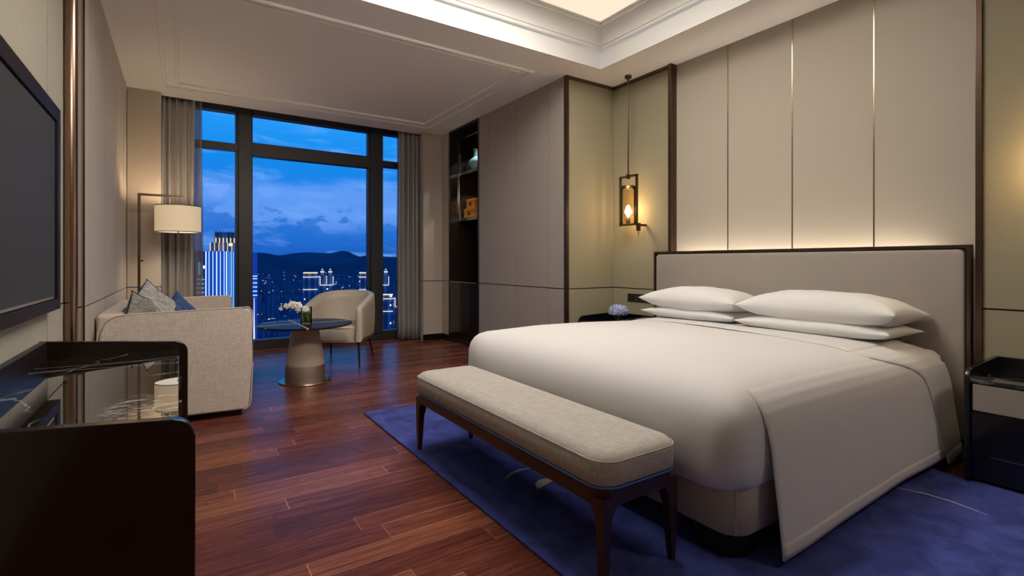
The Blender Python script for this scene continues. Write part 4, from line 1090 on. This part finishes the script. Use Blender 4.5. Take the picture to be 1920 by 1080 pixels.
# hydrangea
hv = latheo('glass_bowl', [(0, 0), (0.04, 0), (0.055, 0.02), (0.058, 0.05), (0.055, 0.05), (0.051, 0.02), (0.038, 0.004), (0, 0.004)], M_glass, None, 0, 0, 32)
hv.location = (3.80, 3.735, 0.549); tag(hv, 'small clear glass bowl holding the blue hydrangea', 'vase')
hyd = thing('hydrangea', 'blue-lilac hydrangea head on the bedside table below the pendant lamp', 'flowers', (3.80, 3.735, 0.55))
bm = bmesh.new(); rnd = random.Random(11)
for k in range(150):
    ph_ = math.acos(1 - 1.45 * (k + 0.5) / 150); th_ = k * 2.39996
    d = Vector((math.sin(ph_) * math.cos(th_), math.sin(ph_) * math.sin(th_), math.cos(ph_)))
    c = Vector((d.x * 0.098, d.y * 0.098, 0.098 + d.z * 0.062)) * 1.0
    c += d * rnd.uniform(-0.006, 0.006)
    a = d.cross(Vector((0.3, 0.2, 1))).normalized(); b = d.cross(a); r0 = rnd.uniform(0, 1.5)
    for q in range(4):
        an = r0 + q * PI / 2; e = a * math.cos(an) + b * math.sin(an); f = a * -math.sin(an) + b * math.cos(an); s = 0.013
        vs = [bm.verts.new(p_) for p_ in (c, c + e * s * 0.6 + f * s * 0.5 + d * 0.002, c + e * s * 1.15 + d * 0.004, c + e * s * 0.6 - f * s * 0.5 + d * 0.002)]
        bm.faces.new(vs)
o = frombm('flower_head', bm, M_hydr, hyd); md = o.modifiers.new('t', 'SOLIDIFY'); md.thickness = 0.0012
bm = bmesh.new(); bmesh.ops.create_icosphere(bm, subdivisions=2, radius=1, matrix=Matrix.Translation((0, 0, 0.092)) @ Matrix.Diagonal((0.085, 0.085, 0.05, 1)))
frombm('foliage', bm, M_green, hyd, True)
tubeo('stem', [(0, 0, 0.006), (0, 0, 0.08)], 0.006, M_green, hyd, 8)
# switch plate
sw = thing('switch_plate', 'black multi-switch panel on the niche wall beside the pillows', 'switch', (XN, 3.60, 0.782))
box('plate', -0.008, -0.001, -0.17, 0.165, -0.042, 0.042, M_switch, sw, 0.002)
M_mark = simple('pale_switch_marks', (0.35, 0.33, 0.28, 1), 0.5)
for k in range(4):
    y = 0.12 - k * 0.08
    bt_n = box('button', -0.0105, -0.008, y - 0.033, y + 0.033, -0.034, 0.034, M_switch, sw, 0.001)
    if k in (1, 2):
        for dy in (-0.010, 0.010):
            for z in (0.018, -0.018): box('button_mark', -0.0115, -0.0100, y + dy - 0.004, y + dy + 0.004, z - 0.003, z + 0.003, M_mark, bt_n)

# ================================================================== PENDANT WALL LAMPS
def pendant(label, y, flip=1):
    t = thing('pendant_lamp', label, 'lamp', (3.84, y, 0), 0, 'bronze bedside pendant lamps')
    latheo('ceiling_canopy', [(0, H), (0.036, H), (0.036, H - 0.022), (0.030, H - 0.028), (0, H - 0.028)], M_bronze, t, 0, 0, 8, 30)
    tubeo('rod', [(0, 0, H - 0.028), (0, 0, 2.05)], 0.0075, M_bronze, t, 10)
    a, b, z0, z1, w_ = -0.125, 0.118, 1.53, 2.045, 0.011
    boxes('frame', [(-w_, w_, a, b, z1 - 0.02, z1), (-w_, w_, a, b, z0, z0 + 0.02), (-w_, w_, a, a + 0.02, z0, z1), (-w_, w_, b - 0.02, b, z0, z1)], M_bronze, t, 0.002)
    box('collar', -0.016, 0.016, -0.016, 0.016, z1 - 0.035, z1 + 0.012, M_bronze, t, 0.002)
    boxes('wall_bracket', [(-0.012, 0.125, a - 0.012, a + 0.014, z0 - 0.012, z0 + 0.012), (0.0, 0.03, a - 0.016, a + 0.018, z0 - 0.06, z0 + 0.02)], M_bronze, t, 0.002)
    tubeo('pull_pin', [(0.015, a, z0 - 0.06), (0.015, a, z0 - 0.10)], 0.004, M_bronze, t, 8)
    prof = [(0.083, z0 + 0.022), (0.086, z0 + 0.03), (0.086, z0 + 0.37)]
    for k in range(1, 9): an = k / 8 * PI / 2; prof.append((0.086 - 0.05 * (1 - math.cos(an)), z0 + 0.37 + 0.045 * math.sin(an)))
    latheo('glass_cylinder', prof, M_amber, t, 0, 0, 40)
    latheo('lamp_holder', [(0, z0 + 0.02), (0.022, z0 + 0.02), (0.022, z0 + 0.06), (0.015, z0 + 0.085), (0, z0 + 0.085)], M_brass, t, 0, 0, 20)
    latheo('bulb', [(0, z0 + 0.085), (0.012, z0 + 0.09), (0.026, z0 + 0.135), (0.028, z0 + 0.165), (0.018, z0 + 0.20), (0, z0 + 0.215)], emit('warm_bulb', (1.0, 0.72, 0.36), 16.0), t, 0, 0, 20)
    latheo('glass_cap', [(0, z0 + 0.385), (0.028, z0 + 0.385), (0.024, z0 + 0.41), (0, z0 + 0.415)], M_brass, t, 0, 0, 20)
    l = bpy.data.lights.new('pendant_glow', 'POINT'); l.energy = 17.0; l.color = (1.0, 0.75, 0.44); l.shadow_soft_size = 0.04
    o = bpy.data.objects.new('pendant_glow', l); C.objects.link(o); o.location = (3.84, y, z0 + 0.16)
    return t
pendant('amber glass pendant lamp in a bronze frame, hanging in the niche left of the headboard', 3.635)
pendant('amber glass pendant lamp in a bronze frame, over the near bedside table', 0.60)

# ================================================================== OUTSIDE: hills, ground, city
FW = (math.sin(YAW), math.cos(YAW)); RT = (math.cos(YAW), -math.sin(YAW))
def bearing_pt(px, dist):
    """ground position seen at a given photo column and forward distance; used to site real buildings"""
    u = (px - 960) / 940.0
    return (FW[0] * dist + RT[0] * u * dist, FW[1] * dist + RT[1] * u * dist)
GZ = -170.0
def hill(name, D0, D1, tab, label, base=GZ, m=M_hill, seed=1):
    rnd = random.Random(seed); ph = [rnd.uniform(0, 6) for _ in range(8)]
    nu, nv = 150, 14; V = []
    a0, a1 = math.radians(-14), math.radians(40)
    for i in range(nu + 1):
        az_ = a0 + (a1 - a0) * i / nu; px = 960 + 940 * math.tan(az_ - YAW)
        fwd = math.cos(az_ - YAW)
        for j in range(nv + 1):
            t_ = j / nv; D = D0 + (D1 - D0) * t_; fd = D * fwd
            top = 1.15 + (492.5 - lerp_tab(tab, px)) / 940.0 * (D0 + (D1 - D0) * 0.6) * fwd
            prof = math.sin(min(1, t_ / 0.6) * PI / 2) ** 1.3 if t_ < 0.6 else 1 - 0.5 * ((t_ - 0.6) / 0.4) ** 1.5
            rel = base + (top - base) * prof + 18 * math.sin(az_ * 60 + ph[0] + 3 * t_) * math.sin(PI * min(1, t_ / 0.6)) + 12 * math.sin(az_ * 140 + ph[1] - 7 * t_) * math.sin(PI * min(1, t_ / 0.6))
            V.append((D * math.sin(az_), D * math.cos(az_), rel))
    F = [(i * (nv + 1) + j, i * (nv + 1) + j + 1, (i + 1) * (nv + 1) + j + 1, (i + 1) * (nv + 1) + j) for i in range(nu) for j in range(nv)]
    o = pydata(name, V, F, m, None, True); o['kind'] = 'structure'; o['label'] = label; o['category'] = 'hills'
    return o
tab_far = [(300, 474), (376, 471), (447, 473), (470, 473), (490, 474), (506, 476), (522, 479), (540, 476), (560, 474), (580, 473), (600, 475), (618, 475), (630, 472), (641, 470), (652, 471), (664, 477), (672, 481), (690, 479), (704, 477), (720, 481), (745, 482), (790, 478), (900, 476)]
tab_mid = [(300, 482), (440, 480), (480, 476), (520, 481), (560, 492), (600, 497), (640, 494), (690, 488), (740, 486), (800, 490)]
M_hill2 = simple('nearer_haze_tinted_hill', (0.04, 0.13, 0.25, 1), 1.0, var=0.35, vscale=0.002, spec=0)  # blue haze painted in here too, a little darker
hill('hills', 6500, 9500, tab_far, 'distant ridge of dark blue hills on the skyline', seed=2)
hill('hills', 4200, 6200, tab_mid, 'nearer darker hillside below the ridge', m=M_hill2, seed=6)
def mat_city():
    m, n, b, out = newmat('haze_tinted_city_ground')
    c = n.coord()
    f = n.noise(c, 0.004, 5, 0.6)
    n.l.new(n.mix(f, (0.04, 0.11, 0.24, 1), (0.10, 0.22, 0.42, 1)), b.inputs['Base Color']); b.inputs['Roughness'].default_value = 1.0  # ground colour carries the blue night haze
    b.inputs['Specular IOR Level'].default_value = 0.0
    vor = n.new('ShaderNodeTexVoronoi', feature='F1'); vor.inputs['Scale'].default_value = 0.035; n.l.new(c, vor.inputs['Vector'])
    g = n.noise(c, 0.006, 3, 0.6)
    k = n.math('MULTIPLY', n.math('LESS_THAN', vor.outputs['Distance'], 0.075), n.maprange(g, 0.50, 0.58))
    n.l.new(n.mix(0.5, (0.8, 0.85, 1, 1), (1, 0.8, 0.5, 1)), b.inputs['Emission Color'])
    n.l.new(n.math('MULTIPLY', k, 2.5), b.inputs['Emission Strength'])
    return m
g = box('city_ground', -6000, 9000, 60, 12000, GZ - 5, GZ, mat_city()); g['kind'] = 'structure'; g['label'] = 'dark city ground with street lights far below'; g['category'] = 'ground'

def mat_tower(name, wallc_, cell=(3.2, 3.4), dens=0.12, ecol=(1, 0.85, 0.6, 1), ek=2.0, stripes=0.0):
    m, n, b, out = newmat(name)
    c = n.coord(); x, y, z = n.sep(c)
    s = n.math('ADD', n.math('MULTIPLY', x, 0.83), n.math('MULTIPLY', y, -0.55))
    ix = n.math('FLOOR', n.math('DIVIDE', s, cell[0])); iz = n.math('FLOOR', n.math('DIVIDE', z, cell[1]))
    fx = n.math('FRACT', n.math('DIVIDE', s, cell[0])); fz = n.math('FRACT', n.math('DIVIDE', z, cell[1]))
    wn = n.new('ShaderNodeTexWhiteNoise', noise_dimensions='2D'); n.l.new(n.comb(ix, iz, 0), wn.inputs['Vector'])
    oi = n.new('ShaderNodeObjectInfo')
    r = n.math('FRACT', n.math('ADD', wn.outputs['Value'], oi.outputs['Random']))
    on = n.math('MULTIPLY', n.math('LESS_THAN', r, dens), n.math('MULTIPLY', n.math('GREATER_THAN', fx, 0.35), n.math('GREATER_THAN', fz, 0.4)))
    st = n.math('LESS_THAN', n.math('FRACT', n.math('DIVIDE', s, cell[0] * 2.2)), 0.4)
    wn3 = n.new('ShaderNodeTexWhiteNoise', noise_dimensions='1D'); n.l.new(oi.outputs['Random'], wn3.inputs['W'])
    n.l.new(n.mix(n.math('MULTIPLY', st, stripes), wallc_, sc(wallc_, 2.6)), b.inputs['Base Color'])
    b.inputs['Roughness'].default_value = 0.8
    n.l.new(n.mix(n.math('GREATER_THAN', n.math('FRACT', n.math('MULTIPLY', r, 57.0)), 0.5), ecol, (0.75, 0.85, 1, 1)), b.inputs['Emission Color'])
    n.l.new(n.math('MULTIPLY', on, ek), b.inputs['Emission Strength'])
    return m
M_far = mat_tower('haze_tinted_apartment_wall', (0.045, 0.11, 0.22, 1), (4.2, 3.6), 0.020, ek=1.3, stripes=0.6)  # walls coloured bluer in place of haze in the air
M_lit = mat_tower('grey_blue_tower_wall', (0.085, 0.125, 0.22, 1), (3.0, 3.3), 0.03, ek=1.2, stripes=1.0)
M_band = emit('white_light_band', (0.92, 0.92, 1.0), 1.1)
M_gold = emit('gold_light_band', (1.0, 0.78, 0.42), 1.2)
M_strip = emit('blue_white_light_strip', (0.34, 0.60, 1.0), 2.4)
M_strip2 = emit('icy_blue_light_strip', (0.14, 0.62, 1.0), 1.2)
M_blueface = simple('self_lit_blue_facade', (0.03, 0.06, 0.30, 1), 0.5, var=0.2, vscale=0.08)
bsdf = M_blueface.node_tree.nodes['Principled BSDF']; bsdf.inputs['Emission Color'].default_value = (0.01, 0.05, 0.40, 1); bsdf.inputs['Emission Strength'].default_value = 0.55  # facade emits its own blue glow in place of floodlight

# background apartment blocks, each its own building
rnd = random.Random(21)
protos = []
for k in range(4):
    bm = bmesh.new()
    if k == 0:
        bx(bm, -12, 12, -9, 9, 0, 1); 
    elif k == 1:
        bx(bm, -14, -2, -8, 8, 0, 1); bx(bm, 2, 14, -8, 8, 0, 1); bx(bm, -3, 3, -5, 5, 0, 0.97)
    elif k == 2:
        bx(bm, -10, 10, -10, 10, 0, 0.96); bx(bm, -5, 5, -5, 5, 0.9, 1.0)
    else:
        bx(bm, -18, 18, -7, 7, 0, 1); bx(bm, -4, 4, -9, 9, 0, 1.02)
    me_o = frombm('apartment_block', bm, M_far)
    protos.append(me_o.data); bpy.data.objects.remove(me_o)
def scale_mesh(me, h_):
    m2 = me.copy()
    for v_ in m2.vertices: v_.co.z *= h_
    return m2
cache = {}
for row, (D, n_, h0, h1) in enumerate(((3300, 16, 95, 125), (2700, 16, 85, 120), (2100, 15, 75, 112), (1600, 13, 60, 95), (1150, 10, 30, 62), (850, 7, 15, 30))):
    for i in range(n_):
        px = 372 + (760 - 372) * (i + 0.5) / n_ + rnd.uniform(-7, 7)
        if row >= 4 and 560 < px < 740 and row == 4: continue
        Dd = D * rnd.uniform(0.94, 1.06); x, y = bearing_pt(px, Dd); h_ = int(rnd.uniform(h0, h1) / 6) * 6.0
        pk = rnd.randrange(4); key = (pk, h_)
        if key not in cache: cache[key] = scale_mesh(protos[pk], h_)
        o = bpy.data.objects.new('apartment_block', cache[key]); C.objects.link(o)
        o.location = (x, y, GZ); o.rotation_euler = (0, 0, rnd.uniform(-0.15, 0.15) - YAW * 0.5)
        lab_ = ('hazy dark apartment block in the farthest rows below the hills', 'dark apartment block with a few lit windows halfway across the city', 'low dark apartment block in the nearest rows, just above the window sill')[row // 2]
        tag(o, lab_, 'building', ('farthest apartment blocks', 'apartment blocks halfway across the city', 'nearest low apartment blocks')[row // 2])

def lit_tower(label, px0, px1, ptop, D, domes=True, cut=None):
    """twin-wing residential tower with white and gold light bands"""
    k = D / 940.0; x, y = bearing_pt((px0 + px1) / 2, D)
    t = thing('lit_tower', label, 'building', (x, y, GZ), -YAW + math.atan(((px0 + px1) / 2 - 960) / 940.0) * -1)
    Wd = (px1 - px0) * k; zt = 1.15 + (492.5 - ptop) * k - GZ
    u = lambda p: (p - (px0 + px1) / 2) * k
    w1 = px0 + (px1 - px0) * 0.47
    boxes('left_wing', [(u(px0), u(w1), -8, 14, 0, zt - 1)] + [(u(px0 + (w1 - px0) * f), u(px0 + (w1 - px0) * (f + 0.14)), -9.2, -8, 0, zt - 8) for f in (0.12, 0.5, 0.84)], M_lit, t)
    boxes('right_wing', [(u(w1), u(px1), -3, 16, 0, zt - 4)] + [(u(w1 + (px1 - w1) * f), u(w1 + (px1 - w1) * (f + 0.12)), -4.0, -3, 0, zt - 40 * k) for f in (0.1, 0.45, 0.8)], M_lit, t)
    g_ = box('gold_band', u(px0), u(w1), -9.6, -8.6, zt - 1.2 * k, zt + 0.9 * k, M_gold, t); g_['label'] = 'gold roof light band'
    for dz in (8, 31):
        box('light_band', u(px0) - 0.5, u(w1), -10, -9.2, zt - (dz + 0.6) * k, zt - (dz - 0.6) * k, M_band, t)
    # bright U-shaped outline on the right wing
    a, b = u(w1 + 3.5), u(px1 - 0.5); z1_, z0_ = zt - 7 * k, zt - 24 * k; e = 1.1 * k
    boxes('light_outline', [(a, a + e, -4.8, -4.2, z0_, z1_), (b - e, b, -4.8, -4.2, z0_, z1_), (a, b, -4.8, -4.2, z0_, z0_ + e), (u(w1), a + e, -4.8, -4.2, z1_ - e, z1_)], M_band, t)
    boxes('light_ladder', [((a + b) / 2 - 1.2 * k, (a + b) / 2 + 0.8 * k, -4.6, -4.1, z0_ + (3 + q * 2.6) * k, z0_ + (4.1 + q * 2.6) * k) for q in range(6)], M_band, t)
    if domes:
        for q in (0.25, 0.75):
            cx_ = u(w1 + (px1 - w1) * q + 1); r_ = 3.2 * k
            bm = bmesh.new(); lathe(bm, [(r_, zt - 4), (r_, zt + 1.5 * k), (r_ * 0.95, zt + 3.5 * k), (r_ * 0.6, zt + 6 * k), (r_ * 0.15, zt + 7.2 * k), (0, zt + 9 * k)], cx_, 4, 14)
            frombm('dome', bm, simple('floodlit_stone', (0.6, 0.5, 0.4, 1), 0.7), t, 40)
            boxes('dome_light', [(cx_ - r_ * 1.1, cx_ + r_ * 1.1, -2.4, -1.8, zt + 0.2 * k, zt + 2.2 * k), (cx_ - r_ * 0.4, cx_ + r_ * 0.4, -2.4, -1.8, zt + 5.2 * k, zt + 6.6 * k)], M_band, t)
    return t
lit_tower('tall residential tower with two floodlit domes, centred in the large window pane', 571, 624, 511, 700)
lit_tower('residential tower with light bands, partly behind the right mullion', 675, 729, 511, 730)
lit_tower('lower residential tower with light bands, seen between the right mullion and curtain', 716, 760, 551, 560, False)

# blue office tower on the left, its facade glowing by itself
k = 350 / 940.0; bxp = 430
x, y = bearing_pt(bxp, 350)
bt_ = thing('office_tower', 'tall office tower striped with vertical blue-white light strips', 'building', (x, y, GZ), -YAW - math.atan((bxp - 960) / 940.0))
u = lambda p: (p - bxp) * k
zz = lambda py: 1.15 + (492.5 - py) * k - GZ
box('main_shaft', u(391), u(466), 0, 26, 0, zz(471), M_blueface, bt_)
box('side_wing', u(374), u(391), 4, 24, 0, zz(474), M_far, bt_)
box('side_wing', u(466), u(477), 2, 24, 0, zz(473), M_blueface, bt_)
boxes('crown_step', [(u(399), u(464), 3, 22, zz(471), zz(455))], M_lit, bt_)
boxes('crown', [(u(406), u(458), 5, 20, zz(455), zz(435))], M_lit, bt_)
xs_ = [392.5, 397.5, 403.5, 409.5, 415.5, 421.5, 425.5, 429.5, 433, 436.5, 440.5, 446.5, 452, 458, 464]
for i, p in enumerate(xs_):
    wv = 0.45 if i % 3 else 0.8
    box('light_strip', u(p - wv), u(p + wv), -0.6, 0.0, 0.0, zz(471.5), M_strip2 if 5 < i < 10 and i % 2 else M_strip, bt_)
for p in range(399, 464, 7):
    box('crown_fin', u(p - 0.5), u(p + 0.5), 2.2, 3.0, zz(471), zz(455), M_gold, bt_)
for p in range(408, 458, 6):
    box('crown_fin', u(p - 0.6), u(p + 0.6), 4.0, 5.0, zz(455), zz(432), simple('floodlit_fin', (0.5, 0.45, 0.38, 1), 0.7), bt_)
    box('fin_uplight', u(p - 0.7), u(p + 0.9), 3.4, 4.0, zz(455), zz(446), M_gold, bt_)
boxes('wing_lights', [(u(378), u(389), 3.2, 4.0, zz(q), zz(q - 1.0)) for q in range(524, 560, 8)], M_band, bt_)
boxes('wing_lights', [(u(467), u(477), 1.2, 2.0, zz(q), zz(q - 1.2)) for q in (519, 524, 532, 540, 548, 556)], M_strip, bt_)
boxes('wing_glow', [(u(380), u(384), 3.2, 4.0, zz(515), zz(492))], M_strip2, bt_)
x, y = bearing_pt(476.5, 320)
ms = thing('lit_mast', 'thin mast of white light beside the office tower', 'mast', (x, y, GZ))
kk = 320 / 940
bm = bmesh.new(); lathe(bm, [(0.55, 0), (0.45, (1.15 - GZ) - (640 - 492.5) * kk), (0.28, (1.15 - GZ) - (600 - 492.5) * kk), (0.18, (1.15 - GZ) - (559 - 492.5) * kk), (0, (1.15 - GZ) - (558 - 492.5) * kk)], 0, 0, 8)
frombm('light_tube', bm, M_band, ms, 40)
